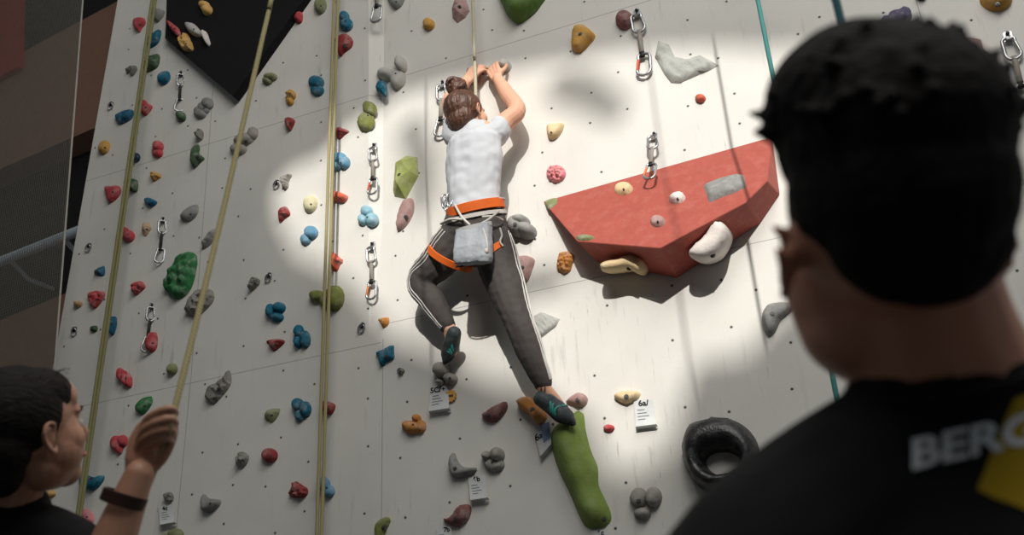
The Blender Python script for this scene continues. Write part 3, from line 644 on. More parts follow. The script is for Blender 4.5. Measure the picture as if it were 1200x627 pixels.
vhold('yellow saddle hold on the underside of the red volume', 'sand', [(704,309),(712,305),(725,302),(738,298),(749,300),(755,308),(754,317),(748,321),(738,316),(722,318),(706,318)], .06, frame=F3, bolt=(737,314), skirt=.09)
# ------------------------------------------------------------------ quickdraws
def copy_tree(o, parent=None):
    c = o.copy(); COL.objects.link(c)
    if parent: c.parent = parent
    for ch in list(o.children): copy_tree(ch, c)
    return c
def loc_mesh(name, bm, mat, parent, smooth=True):
    bmesh.ops.recalc_face_normals(bm, faces=bm.faces)
    me = bpy.data.meshes.new(name); bm.to_mesh(me); bm.free(); me.materials.append(mat)
    if smooth: me.polygons.foreach_set('use_smooth', [True] * len(me.polygons))
    o = bpy.data.objects.new(name, me); COL.objects.link(o); o.parent = parent; return o
def biner(root, zt, length, wd, gate_mat, flip=1, y=-.02, tilt=0.0):
    """D-shaped carabiner hanging from zt; the gate is its own piece"""
    def q(x, z): return Vector((x * flip, y - abs(z) * tilt, zt + z))
    L = length; w_ = wd
    body = [q(w_ * .30, -L * .22), q(w_ * .28, -L * .08), q(w_ * .05, 0), q(-w_ * .32, -L * .03), q(-w_ * .5, -L * .16), q(-w_ * .47, -L * .5), q(-w_ * .45, -L * .8), q(-w_ * .25, -L * .97), q(w_ * .1, -L), q(w_ * .42, -L * .9), q(w_ * .5, -L * .74)]
    b = bmesh.new(); stube(b, body, [.0072] * len(body), sides=8, k=4); c = loc_mesh('carabiner', b, METAL, root)
    b = bmesh.new(); tube(b, [q(w_ * .5, -L * .74), q(w_ * .3, -L * .22)], [.0064] * 2, sides=8); loc_mesh('gate', b, gate_mat, c)
    return c
def make_quickdraw(name, gate_col, dark=False, swing=0.0, big=1.0):
    """hangs from its bolt at the origin, total length 0.36"""
    root = bpy.data.objects.new(name, None); COL.objects.link(root); root.empty_display_size = .05
    b = bmesh.new(); add_box(b, (-.016, -.006, -.03), (.016, .004, .018)); add_box(b, (-.014, -.032, -.034), (.014, -.004, -.028)); bmesh.ops.bevel(b, geom=list(b.edges), offset=.003, segments=2, affect='EDGES')
    hg = loc_mesh('bolt_hanger', b, DARKMETAL if dark else METAL, root, False)
    b = bmesh.new(); tube(b, [Vector((0, .002, .004)), Vector((0, -.016, .004))], [.008] * 2, sides=6); loc_mesh('bolt', b, DARKMETAL, hg, False)
    biner(root, -.022, .105, .058 * big, plain('gate_steel', (165, 165, 165), .3, .9), 1)
    sm = plain('sling_dark', (58, 54, 50), .9) if dark else plain('sling_grey', (150, 142, 132), .9)
    b = bmesh.new(); add_box(b, (-.011, -.026, -.262), (.011, -.016, -.112)); bmesh.ops.bevel(b, geom=list(b.edges), offset=.003, segments=2, affect='EDGES'); sl = loc_mesh('sling', b, sm, root)
    b = bmesh.new(); add_box(b, (-.0115, -.028, -.265), (.0115, -.014, -.235)); bmesh.ops.bevel(b, geom=list(b.edges), offset=.003, segments=1, affect='EDGES'); loc_mesh('keeper', b, BLACKM, sl)
    biner(root, -.248, .112, .064 * big, gate_col, -1, tilt=swing)
    return root
RG = plain('red_gate', (190, 62, 34), .45, .2); OG = plain('orange_gate', (224, 120, 46), .45, .2); GG = plain('plain_gate', (168, 168, 166), .3, .9)
QD = {'red': make_quickdraw('quickdraw', RG), 'orange': make_quickdraw('quickdraw', OG), 'dark': make_quickdraw('quickdraw', GG, True), 'plain': make_quickdraw('quickdraw', GG)}
used = set()
QG = 'quickdraws hanging on the wall'
def place_qd(kind, top, bot, label, scale=None, yaw=0.0, group=QG, h=0.0):
    h0 = h; o = QD[kind] if kind not in used else copy_tree(QD[kind]); used.add(kind)
    a, b = P(*top, h), P(*bot, h + .02); d = b - a
    s = d.length / .36 if scale is None else scale
    o.location = a; o.scale = (s,) * 3; o.rotation_euler = (0, math.atan2(-d.x, -d.z) if False else -math.atan2(d.x, -d.z), yaw)
    tag(o, label, 'quickdraw', group); return o
place_qd('dark', (212, 86), (207, 130), 'dark quickdraw highest on the left side, above the small dark green round hold', yaw=.8)
place_qd('dark', (191, 257), (184, 308), 'dark quickdraw on the left, between the tooth-shaped hold and the grey slanting oval', yaw=.8)
place_qd('dark', (178, 358), (169, 413), 'dark quickdraw on the left whose lower end hangs over a red blocky hold', yaw=.8)
place_qd('plain', (444, -30), (442, 27), 'quickdraw cut by the top edge, right of the blue double knob')
place_qd('red', (439, 171), (437, 228), 'quickdraw with a red gate left of the lime green wedge hold')
place_qd('orange', (437, 287), (436, 351), 'quickdraw with an orange gate right of the coral triangular hold')
place_qd('plain', (519, 98), (515, 160), 'quickdraw hanging behind the climber\'s head, on its left', scale=None, yaw=.2)
place_qd('red', (747, 15), (756, 88), 'quickdraw at the top middle beside a brown speckled round hold')
place_qd('orange', (767, 159), (767, 224), 'quickdraw hanging over the upper edge of the red volume').rotation_euler.x = -.3
place_qd('plain', (1181, 42), (1203, 128), 'large quickdraw at the upper right edge, right of the man\'s hair')
def hanger(px, py, label, ang=0):
    root = empty('bolt_hanger', P(px, py), label, 'bolt hanger', 'bare bolt hangers'); b = bmesh.new()
    pts = [Vector((.016 * math.cos(t), -.012 - .01 * math.sin(t), .022 * math.sin(t) - .012)) for t in [2 * math.pi * k / 12 for k in range(12)]]
    tube(b, pts, [.0045] * 12, sides=7, closed=True); loc_mesh('ring', b, METAL, root)
    b = bmesh.new(); add_box(b, (-.018, -.004, -.006), (.018, .0, .026)); tube(b, [Vector((0, 0, .012)), Vector((0, -.018, .012))], [.009] * 2, sides=6); loc_mesh('plate', b, DARKMETAL, root, False)
    root.rotation_euler = (0, ang, .3)
hanger(131, 124, 'bare bolt hanger left of the blue bar hold', .3); hanger(105, 290, 'bare bolt hanger above the small dark blue wedge on the left', .4)
hanger(88, 388, 'bare bolt hanger lowest on the left edge of the wall'); hanger(325, 216, 'dark bare bolt hanger at the edge of the sunlight, left of the chalky hold', .3)
hanger(316, 325, 'bare bolt hanger above the teal knobbly hold', .4); hanger(338, 27, 'bare bolt hanger at the right edge of the black board', -.3)
hanger(425, 384, 'bare bolt hanger left of the small orange cone', .5)

# ------------------------------------------------------------------ route cards
PAPER = plain('card_paper', (206, 208, 206), .35); INK = plain('ink', (38, 38, 42), .7); FAINT = plain('faint_print', (120, 124, 128), .7)
def text_mesh(s, size, bold=.0):
    c = bpy.data.curves.new('t', 'FONT'); c.body = s; c.size = size; c.extrude = .0004; c.offset = bold; c.align_x = 'CENTER'; c.align_y = 'CENTER'
    o = bpy.data.objects.new('t', c); COL.objects.link(o); dg = bpy.context.evaluated_depsgraph_get(); me = bpy.data.meshes.new_from_object(o.evaluated_get(dg))
    bpy.data.objects.remove(o); return me
def card(quad, text, label, lines=4, star=False, scribble=False, lift=.035, tpos=(.45, .12), tsize=.2):
    """quad: TL TR BR BL in the picture; the lower edge stands off the wall"""
    A = [P(*quad[0], .008), P(*quad[1], .008), P(*quad[2], lift), P(*quad[3], lift)]
    nrm = (A[1] - A[0]).cross(A[3] - A[0]).normalized()
    if nrm.y > 0: nrm = -nrm
    root = empty('route_card', A[0], label, 'route card', 'route cards on the wall')
    bm = bmesh.new(); nu, nv = 4, 6
    def at(u, v, k=0.0):
        p = (A[0] * (1 - u) + A[1] * u) * (1 - v) + (A[3] * (1 - u) + A[2] * u) * v
        return p + nrm * (k - .006 * math.sin(v * math.pi))
    for k in (0, -.002):
        g = [[bm.verts.new(at(i / nu, j / nv, k)) for i in range(nu + 1)] for j in range(nv + 1)]
        for j in range(nv):
            for i in range(nu): bm.faces.new((g[j][i], g[j][i + 1], g[j + 1][i + 1], g[j + 1][i]))
    # folded lip at the foot
    a, b_ = at(0, 1), at(1, 1); q = [bm.verts.new(v) for v in (a, b_, b_ + Vector((0, lift * .8, -.004)), a + Vector((0, lift * .8, -.004)))]; bm.faces.new(q)
    link_mesh('sheet', bm, PAPER, root, smooth=False)
    wq = (A[1] - A[0]).length; hq = (A[3] - A[0]).length
    me = text_mesh(text, hq * tsize * 1.5, .0012); cx, cy = tpos
    for v in me.vertices: v.co = at(cx + v.co.x / wq, cy - v.co.y / hq, .0012)
    me.materials.clear(); me.materials.append(INK); o = bpy.data.objects.new('lettering', me); COL.objects.link(o); o.parent = root; o.matrix_parent_inverse = Matrix.Translation(-root.location)
    if lines:
        bm = bmesh.new()
        for k in range(lines):
            v = .34 + k * .5 / lines
            q = [bm.verts.new(at(*uv, .001)) for uv in ((.14, v), (.5 + .3 * ((k * 37) % 3) / 3, v), (.5 + .3 * ((k * 37) % 3) / 3, v + .035), (.14, v + .035))]; bm.faces.new(q)
        link_mesh('printed_lines', bm, FAINT, root, smooth=False)
    if star:
        bm = bmesh.new(); c = P(*star, .012); n = 24
        rr = [.034 if k % 2 else .026 for k in range(n)]
        B = [bm.verts.new(c + Vector((rr[k] * math.cos(2 * math.pi * k / n), 0, rr[k] * math.sin(2 * math.pi * k / n)))) for k in range(n)]
        C = [bm.verts.new(v.co + Vector((0, .006, 0))) for v in B]; bm.faces.new(B); bm.faces.new(C[::-1])
        for k in range(n): bm.faces.new((B[k], B[(k + 1) % n], C[(k + 1) % n], C[k]))
        bmesh.ops.recalc_face_normals(bm, faces=bm.faces); st = link_mesh('star_sticker', bm, plain('orange_sticker', (214, 158, 84), .6), root, smooth=False)
        bm = bmesh.new()
        for k in (-1, 0, 1): add_box(bm, (c.x - .004 + k * .011, c.y - .0015, c.z - .006), (c.x + .004 + k * .011, c.y - .0003, c.z + .006))
        link_mesh('sticker_print', bm, INK, st, smooth=False)
    if scribble:
        bm = bmesh.new()
        q = [bm.verts.new(at(*uv, .001)) for uv in ((.42, .0), (.97, .02), (.97, .72), (.42, .68))]; bm.faces.new(q)
        link_mesh('blue_patch', bm, plain('blue_print', (128, 146, 176), .5), root, smooth=False)
        bm = bmesh.new()
        for k in range(9):
            v = .08 + k * .065; q = [bm.verts.new(at(*uv, .0016)) for uv in ((.48, v + .06), (.92, v - .02), (.92, v), (.48, v + .08))]; bm.faces.new(q)
        link_mesh('scribble', bm, plain('ink_blue', (52, 66, 104), .6), root, smooth=False)
card([(504,455),(524,452),(526,478),(502,482)], '5C/+', 'white route card marked 5C/+ with an orange star sticker', star=(527.5, 464), tpos=(.45, .12))
card([(624,500),(644,494),(646,520),(633,535)], '6a', 'route card marked 6a with blue scribble, under the climber\'s right foot', scribble=True, lines=0, tpos=(.2, .38))
card([(742,470),(765,468),(769,497),(745,500)], '6a/', 'white route card marked 6a/ below the cream oval hold', tpos=(.5, .12))
card([(548,560),(568,557),(571,583),(551,586)], '6b', 'white route card marked 6b below the lower grey crescent hold', tpos=(.5, .12))
card([(511,618),(528,617),(530,640),(512,642)], '7b', 'route card marked 7b at the bottom edge under the dark brown banana hold', tpos=(.7, .15))
card([(694,622),(713,620),(715,645),(696,647)], '6c', 'route card marked 6c at the bottom edge under the long green hold', tpos=(.5, .14))
card([(185,594),(202,591),(204,612),(187,615)], '4c', 'small route card at the lower left, left of the grey crescent hold', tpos=(.45, .15))

# ------------------------------------------------------------------ ropes
def rope_mat(name, rgb):
    m, nt, b = newmat(name); N = nt.nodes; L = nt.links; b.inputs['Roughness'].default_value = .85
    tc = N.new('ShaderNodeTexCoord'); mp = N.new('ShaderNodeMapping'); mp.inputs['Rotation'].default_value = (0, .7, 0); L.new(tc.outputs['Object'], mp.inputs[0])
    wv = N.new('ShaderNodeTexWave'); wv.inputs['Scale'].default_value = 60; wv.inputs['Distortion'].default_value = 1; L.new(mp.outputs[0], wv.inputs['Vector'])
    mx = N.new('ShaderNodeMix'); mx.data_type = 'RGBA'; L.new(wv.outputs[0], mx.inputs[0]); c = lin(rgb); mx.inputs[6].default_value = c; mx.inputs[7].default_value = tuple(x * .7 for x in c[:3]) + (1,)
    L.new(mx.outputs[2], b.inputs['Base Color']); return m
OLV = rope_mat('olive_rope', (142, 138, 92)); OLV2 = rope_mat('pale_olive_rope', (176, 164, 116)); CRM = rope_mat('cream_rope', (206, 200, 172)); TEAL = rope_mat('teal_rope', (70, 138, 134)); DTEAL = rope_mat('dark_teal_rope', (34, 98, 108))
def rope(name, strands, mat, label, rad):
    bm = bmesh.new()
    for pts in strands: stube(bm, pts, [rad] * len(pts), sides=10, k=8)
    return tag(link_mesh(name, bm, mat), label, 'rope')
def plumb(px, py, h, z0, z1, n=4, dx=0):
    a = P(px, py, h); return [Vector((a.x + dx, a.y, z1 + (z0 - z1) * k / n)) for k in range(n + 1)]
x_ = P(392, 0, .12); y_ = P(372, 627, .12)
rope('climbing_rope', [[Vector((x_.x - .003, x_.y, 8.9)), x_ + Vector((-.003, 0, 0)), y_ + Vector((-.004, 0, 0)), Vector((y_.x, y_.y, .02))], [Vector((x_.x + .021, x_.y + .01, 8.9)), x_ + Vector((.018, .01, 0)), y_ + Vector((.016, .01, 0)), Vector((y_.x + .02, y_.y, .02))]], OLV2, 'straight double olive rope hanging close to the wall, left of the step', .0085)
x_ = P(178, 0, .15); y_ = P(91, 600, .15)
rope('climbing_rope', [[Vector((x_.x, x_.y, 8.9)), x_, y_, Vector((y_.x, y_.y, .02))], [Vector((x_.x + .028, x_.y + .01, 8.9)), x_ + Vector((.021, .01, 0)), y_ + Vector((.012, .01, 0)), Vector((y_.x + .02, y_.y, .02))]], OLV, 'leftmost olive rope hanging down the left edge of the wall', .0095)
a = P(888, 0, 1.05)
rope('climbing_rope', [[Vector((a.x, a.y, 8.9)), Vector((a.x, a.y, 5)), Vector((a.x, a.y, 3)), Vector((a.x, a.y, .02))]], TEAL, 'thin teal rope hanging in front of the red volume\'s right end', .0085)
a = P(979, 0, 2.95)
rope('climbing_rope', [[Vector((a.x, a.y, 8.9)), Vector((a.x + .0, a.y, 4)), Vector((a.x, a.y, 2.4)), Vector((a.x, a.y - .1, 1.2))]], DTEAL, 'dark teal rope dropping behind the man\'s head', .0062)
tp = P(554, 0, .14); bt = P(557.5, 110, .10)
rope('climbing_rope', [[Vector((tp.x, tp.y + .1, 8.9)), tp, P(556, 60, .12), bt, P(558, 180, .09), P(556, 246, .10)]], CRM, 'cream rope running up from the climber\'s harness', .0095)
# the belay rope held by the woman
HANDD = 1.93
hp = [D(341, -90, 3.1), D(318, 0, 2.8), D(263, 240, 2.3), D(207, 470, HANDD), D(193, 515, HANDD - .005), D(181, 550, HANDD - .01), D(150, 640, HANDD - .02), D(120, 800, HANDD - .04)]
top = hp[0] + (hp[0] - hp[1]).normalized() * 5
rope('belay_rope', [[top] + hp], OLV2, 'slanting pale olive rope held by the woman at the lower left', .0062)
# ------------------------------------------------------------------ people
SKIN = plain('skin_light', (222, 170, 142), .55, var=.04); SKIN_W = plain('skin_woman', (182, 134, 108), .5, var=.06); SKIN_M = plain('skin_man', (206, 142, 112), .5, var=.06)
HAIR_C = plain('hair_brown', (92, 60, 44), .45, bump=.6, bscale=40, var=.45, stretch=(3, 3, .6)); HAIR_W = plain('hair_dark', (24, 17, 14), .75, bump=.5, bscale=50, var=.35, stretch=(1, 1, 4)); HAIR_M = plain('hair_black_brown', (20, 14, 11), .85, bump=.5, bscale=90, var=.3)
def head_shape(bm, O, f, u, s=1.0, face=True):
    """skull, face, jaw and nose around O; f looks out of the face, u to the crown"""
    f = f.normalized(); u = (u - f * u.dot(f)).normalized(); r = f.cross(u)
    ax = (r, f, u); q = lambda a, b, c: O + (r * a + f * b + u * c) * s
    e = lambda c, rad, axes=ax: ellipsoid(bm, q(*c), [x * s for x in rad], axes)
    e((0, -.012, .022), (.073, .092, .084)); e((0, .030, -.03), (.064, .062, .084)); e((0, .058, -.088), (.032, .028, .026)); e((0, .02, -.068), (.058, .058, .044))
    e((0, .067, .020), (.048, .020, .016)); e((.032, .050, -.028), (.032, .030, .034)); e((-.032, .050, -.028), (.032, .030, .034))
    e((0, .080, -.062), (.022, .014, .014))
    tube(bm, [q(0, .086, .006), q(0, .100, -.026), q(0, .094, -.034)], [.008 * s, .0115 * s, .012 * s], r, 8)
    return q, ax
def ear(bm, q_, r, f, u, side, s=1.0):
    s = s * .85
    q = lambda a, b, c: q_(side * (.074 + (abs(a) - .074) * .85), -.004 + (b + .004) * .8, -.014 + (c + .014) * .8)
    pts = []
    for k in range(11):
        t = -2.3 + k * 4.3 / 10
        pts.append(q(side * (.080 + .008 * math.sin(k / 10 * math.pi)), -.006 - .015 * math.sin(t + .4) * 1.0 - .0, -.016 + .029 * math.cos(t * .86)))
    pts = [q(side * .077, .008, -.004), q(side * .084, .004, .014), q(side * .090, -.012, .017), q(side * .094, -.024, .004), q(side * .091, -.022, -.018), q(side * .084, -.010, -.036), q(side * .078, .004, -.046), q(side * .076, .009, -.034)]
    stube(bm, pts, [.004 * s, .0048 * s, .005 * s, .005 * s, .005 * s, .0055 * s, .0062 * s, .004 * s], sides=8, k=4)
    ellipsoid(bm, q(side * .078, -.008, -.012), (.006 * s, .016 * s, .024 * s), (r, f, u))
def hand(bm, wrist, d, up, palm_n, curls, spread=.02, s=1.0, thumb=1, tdir=None):
    """palm from wrist along d; palm_n points out of the palm; curls: bend per finger"""
    d = d.normalized(); n = (palm_n - d * palm_n.dot(d)).normalized(); side = d.cross(n) * thumb
    L = .085 * s
    for k in range(4):
        off = side * ((1.5 - k) * .019 * s); base = wrist + d * L * (1.0 if k in (1, 2) else .94) + off
        tube(bm, [wrist + off * .7 + d * .01, wrist + off * .85 + d * L * .5, base], [.0125 * s, .0125 * s, .0105 * s], side, 10)
        ln = (.036, .042, .039, .031)[k] * s; p = base; a = 0; pts = [base]
        for j in range(3):
            a += curls[k] * (.8 if j == 0 else 1.0)
            p = p + (d * math.cos(a) + n * math.sin(a)) * ln * (1, .72, .55)[j]; pts.append(p)
        tube(bm, pts, [.0095 * s, .0088 * s, .008 * s, .0068 * s], side, 10)
    b0 = wrist + side * .022 * s + d * .022 * s
    td = (tdir or (d * .6 + side * .6 + n * .5)).normalized()
    tube(bm, [wrist + side * .008 * s, b0, b0 + td * .034 * s, b0 + td * .052 * s + d * .012 * s + n * .008 * s, b0 + td * .062 * s + d * .034 * s + n * .014 * s], [.013 * s, .0135 * s, .011 * s, .0098 * s, .0078 * s], n, 10)
def wrinkle(amp, sc, seed=0):
    return lambda co: amp * (noise.noise(Vector((co.x * sc, co.y * sc, co.z * sc * .55 + seed))) + .4 * noise.noise(co * sc * 2.6))

# ---------------- the climber
pc = P(555, 300, .2)
CL = empty('person', pc, 'climber with a hair bun, white t-shirt and dark striped leggings, hanging on the wall', 'person')
J = lambda x, y, h: P(x, y, h)
hip_c = J(556, 268, .20); waist = J(556, 238, .22); chest = J(556, 190, .24); shl = J(556, 158, .24); neck = J(549, 146, .25)
HC = J(548, 134, .25)
shR = J(579, 157, .22); elR = J(606, 129, .17); wrR = J(583, 92, .085)
shL = J(535, 158, .22); elL = J(528, 118, .12); wrL = J(546, 96, .08)
hiL = J(536, 282, .19); knL = J(493, 331, .17); anL = J(527, 386, .11)
hiR = J(575, 285, .19); knR = J(606, 372, .20); anR = J(638, 455, .13)
UPV = Vector((0, 0, 1)); RX = Vector((1, 0, 0))
bm = bmesh.new()
hf = Vector((.40, .89, .18)); q, ax = head_shape(bm, HC, hf, UPV, 1.12)
ear(bm, q, *ax, 1, 1.1); ear(bm, q, *ax, -1, 1.1)
tube(bm, [shl + Vector((0, -.01, 0)), neck, HC + Vector((0, 0, -.03))], [.055, .048, .05])
tube(bm, [hip_c, waist, chest, shl], [(.135, .09), (.105, .078), (.13, .088), (.13, .07)], RX, 18)
stube(bm, [shl + Vector((.04, 0, 0)), shR, shR * .5 + elR * .5, elR, elR * .5 + wrR * .5, wrR], [.055, .055, .052, .047, .042, .029])
stube(bm, [shl + Vector((-.04, 0, 0)), shL, shL * .5 + elL * .5, elL, elL * .5 + wrL * .5, wrL], [.055, .055, .05, .045, .04, .029])
stube(bm, [hip_c + Vector((-.05, 0, 0)), hiL, hiL * .5 + knL * .5, knL, knL * .55 + anL * .45, anL], [.09, .09, .075, .055, .052, .034])
stube(bm, [hip_c + Vector((.05, 0, 0)), hiR, hiR * .5 + knR * .5, knR, knR * .6 + anR * .4, anR], [.09, .09, .075, .055, .052, .034])
fdL = (J(531, 416, .06) - anL); fdR = (J(664, 486, .07) - anR)
tube(bm, [anL, anL + fdL * .5, anL + fdL * .9], [.032, .03, .022]); tube(bm, [anR, anR + fdR * .5, anR + fdR * .9], [.032, .03, .022])
hand(bm, wrR, J(577, 79, .075) - wrR, UPV, Vector((.25, .9, -.2)), (.55, .6, .6, .65), s=1.1, thumb=-1)
hand(bm, wrL, J(556, 84, .075) - wrL, UPV, Vector((-.1, .9, -.2)), (.55, .6, .6, .65), s=1.1, thumb=1)
body = remesh('body', bm, .0045, SKIN, CL, smooth=3)
# t-shirt
bm = bmesh.new()
tube(bm, [J(557, 247, .215), J(556, 236, .22), J(556, 212, .232), chest, J(556, 168, .245), J(556, 157, .24)], [(.142, .098), (.136, .095), (.144, .100), (.155, .106), (.150, .10), (.115, .075)], RX, 22)
stube(bm, [shl + Vector((.03, 0, -.03)), shR + Vector((0, 0, -.01)), shR * .76 + elR * .24], [.076, .074, .064], k=4)
stube(bm, [shl + Vector((-.03, 0, -.03)), shL + Vector((0, 0, -.01)), shL * .76 + elL * .24], [.070, .070, .062], k=4)
tube(bm, [shl + Vector((0, 0, -.02)), neck * .55 + shl * .45 + Vector((0, 0, .0))], [.10, .064], RX)
WHITE = plain('white_cotton', (196, 199, 202), .85, bump=.1, bscale=200, var=.03)
shirt = remesh('t_shirt', bm, .006, WHITE, CL, smooth=4, disp=wrinkle(.012, 9, 3))
# leggings
LEG = plain('charcoal_leggings', (74, 69, 66), .8, bump=.1, bscale=300, var=.05)
bm = bmesh.new()
tube(bm, [J(557, 252, .20), J(556, 262, .20), J(556, 277, .19), J(556, 290, .185)], [(.152, .105), (.172, .118), (.178, .122), (.15, .10)], RX, 22)
LL = [hiL + Vector((-.005, 0, 0)), hiL * .5 + knL * .5, knL, knL * .55 + anL * .45, anL * .92 + knL * .08]; LR = [.108, .094, .071, .064, .042]
RL = [hiR + Vector((.005, 0, 0)), hiR * .5 + knR * .5, knR, knR * .6 + anR * .4, anR * .93 + knR * .07]; RR = [.108, .098, .074, .068, .045]
stube(bm, LL, LR); stube(bm, RL, RR)
legs = remesh('leggings', bm, .006, LEG, CL, smooth=4, disp=wrinkle(.006, 14, 9))
def bvh_of(o): return BVHTree.FromPolygons([v.co for v in o.data.vertices], [p.vertices for p in o.data.polygons])
bl = bvh_of(legs)
STR = plain('white_stripe', (206, 202, 196), .8)
def stripe(bvh, pts, off, out, rad=.0038, parent=None):
    """a thin tape laid on the surface, found from the bone line outwards"""
    res = []
    sp_ = spline([Vector(p) for p in pts], 10)
    for i, p in enumerate(sp_):
        d = sp_[min(i + 1, len(sp_) - 1)] - sp_[max(i - 1, 0)]; o1 = (out - d.normalized() * out.dot(d.normalized())).normalized(); s1 = d.normalized().cross(o1)
        a = (o1 + s1 * off).normalized(); loc, nn, _, dd = bvh.ray_cast(p + a * .3, -a, .3)
        if loc is not None: res.append(loc + nn * .0008)
    b = bmesh.new(); tube(b, res, [rad] * len(res), sides=6); return link_mesh('stripe', b, STR, parent)
for off in (-.24, 0, .24):
    stripe(bl, [LL[0]] + LL[1:], off, Vector((-.66, -.70, -.18)), parent=legs)
    stripe(bl, [RL[0]] + RL[1:], off, Vector((.95, -.02, -.22)), parent=legs)
# hair
bm = bmesh.new(); f, u = hf.normalized(), UPV; r = ax[0]
q2 = q
ellipsoid(bm, q2(0, -.026, .024), (.094, .108, .102), ax); ellipsoid(bm, q2(0, -.055, -.035), (.080, .062, .074), ax)
hair = remesh('hair', bm, .004, HAIR_C, CL, smooth=2, disp=lambda co: .0035 * noise.noise(Vector((math.atan2(co.x - HC.x, -(co.y - HC.y)) * 9, (co.z - HC.z) * 6, 0))) + .002 * noise.noise(co * 60))
BC = J(537, 104, .275)
bm = bmesh.new(); ellipsoid(bm, BC, (.052, .05, .05), (RX, Vector((0, 1, 0)), UPV))
for k in range(3):
    pts = [BC + Vector((.045 * math.cos(t), -.03 + .022 * math.sin(t * 2 + k), .045 * math.sin(t))) for t in [2 * math.pi * j / 16 for j in range(16)]]
    tube(bm, [BC + (p - BC) * (1.0 - .25 * k) for p in pts], [.013] * 16, closed=True, sides=8)
tube(bm, [BC, J(541, 118, .26)], [.035, .055])
link = remesh('hair_bun', bm, .004, HAIR_C, hair, smooth=2, disp=lambda co: .0025 * noise.noise(co * 70))
# shoes
SHOE = plain('climbing_shoe_grey', (66, 74, 76), .55, var=.35, dust=.2); SOLE = plain('rubber_sole', (30, 31, 32), .5); TEALS = plain('teal_strap', (52, 150, 138), .5)
def shoe(an, toe, heel_off, upn):
    d = (toe - an); bm = bmesh.new(); dn = d.normalized(); sd_ = dn.cross(upn).normalized()
    stube(bm, [an - dn * .035 + heel_off, an + d * .25, an + d * .6, an + d * .85, toe], [(.034, .036), (.042, .042), (.044, .034), (.038, .026), (.018, .014)], sd_)
    tube(bm, [an + heel_off * .2, an + upn * .012], [.038, .034], sd_)
    s = remesh('climbing_shoe', bm, .004, SHOE, CL, smooth=3)
    b = bmesh.new(); stube(b, [an - dn * .03 + heel_off * 1.4, an + d * .3 - upn * .028, an + d * .65 - upn * .022, toe - upn * .01 + dn * .006], [(.028, .018), (.038, .016), (.042, .017), (.018, .012)], sd_)
    remesh('rubber_sole', b, .004, SOLE, s, smooth=2)
    for k, t in enumerate((.18, .34, .5)):
        c = an + d * t; b = bmesh.new()
        pts = [c + sd_ * (.046 * math.cos(a)) + upn * (.038 * math.sin(a)) + dn * (.012 * math.cos(a * 2 + k)) for a in [math.pi * j / 10 for j in range(11)]]
        tube(b, pts, [(.0035, .007)] * 11, upn, 6); link_mesh('strap', b, TEALS, s)
knee_ = knL
shoe(J(531, 399, .11), J(521, 421, .06), Vector((.0, -.02, .0)), (Vector((.1, -.8, .5))).normalized())
shoe(J(644, 473, .13), J(671, 493, .10), Vector((-.01, -.01, .0)), (Vector((.35, -.62, .7))).normalized())
# ankle tattoo-like ink: two short dark bars above the right shoe
bb = bvh_of(body); INKM = plain('ankle_ink', (88, 62, 58), .6)
for k in (-1, 1):
    pts = []
    for j in range(5):
        o_ = J(636.5 + k * 2.2, 453 + j * 2.2, .0); d_ = (o_ - CAM).normalized(); loc, nn, _, dd = bb.ray_cast(CAM, d_)
        if loc is not None: pts.append(loc + nn * .0005)
    if len(pts) > 2:
        b = bmesh.new(); tube(b, pts, [.0028] * len(pts), sides=6); link_mesh('ankle_tattoo', b, INKM, body)
# harness
ORG = plain('orange_webbing', (226, 106, 40), .65, bump=.1, bscale=300); WEB = plain('white_webbing', (204, 200, 192), .75)
def band(name, c, a1, a2, ra, rb, wd, mat, parent, th=.006, t0=0, t1=2 * math.pi, n=40):
    """flat webbing around an ellipse in the plane (a1, a2)"""
    a1 = a1.normalized(); up = a1.cross(a2).normalized(); bm = bmesh.new(); full = abs(t1 - t0 - 2 * math.pi) < 1e-4; R = []
    for k in range(n if full else n + 1):
        t = t0 + (t1 - t0) * k / n; e = a1 * math.cos(t) * ra + a2 * math.sin(t) * rb; o_ = e.normalized()
        R.append([bm.verts.new(c + e + o_ * x + up * z) for x, z in ((0, -wd / 2), (th, -wd / 2 * .9), (th, wd / 2 * .9), (0, wd / 2))])
    m = len(R)
    for k in range(m if full else m - 1):
        A, B = R[k], R[(k + 1) % m]
        for j in range(4): bm.faces.new((A[j], A[(j + 1) % 4], B[(j + 1) % 4], B[j]))
    bmesh.ops.recalc_face_normals(bm, faces=bm.faces); return link_mesh(name, bm, mat, parent, smooth=False)
YV = Vector((0, 1, .42))
bmh = bmesh.new()
belt = band('harness', J(557, 245, .218), RX, YV, .146, .108, .050, ORG, CL, .006)
belt['label'] = 'orange climbing harness'
band('white_belt', J(556, 256, .21), Vector((1, 0, -.02)), YV, .166, .116, .020, WEB, belt, .003)
band('belt_edge', J(557, 240.5, .218), RX, YV, .147, .109, .006, WEB, belt, .007)
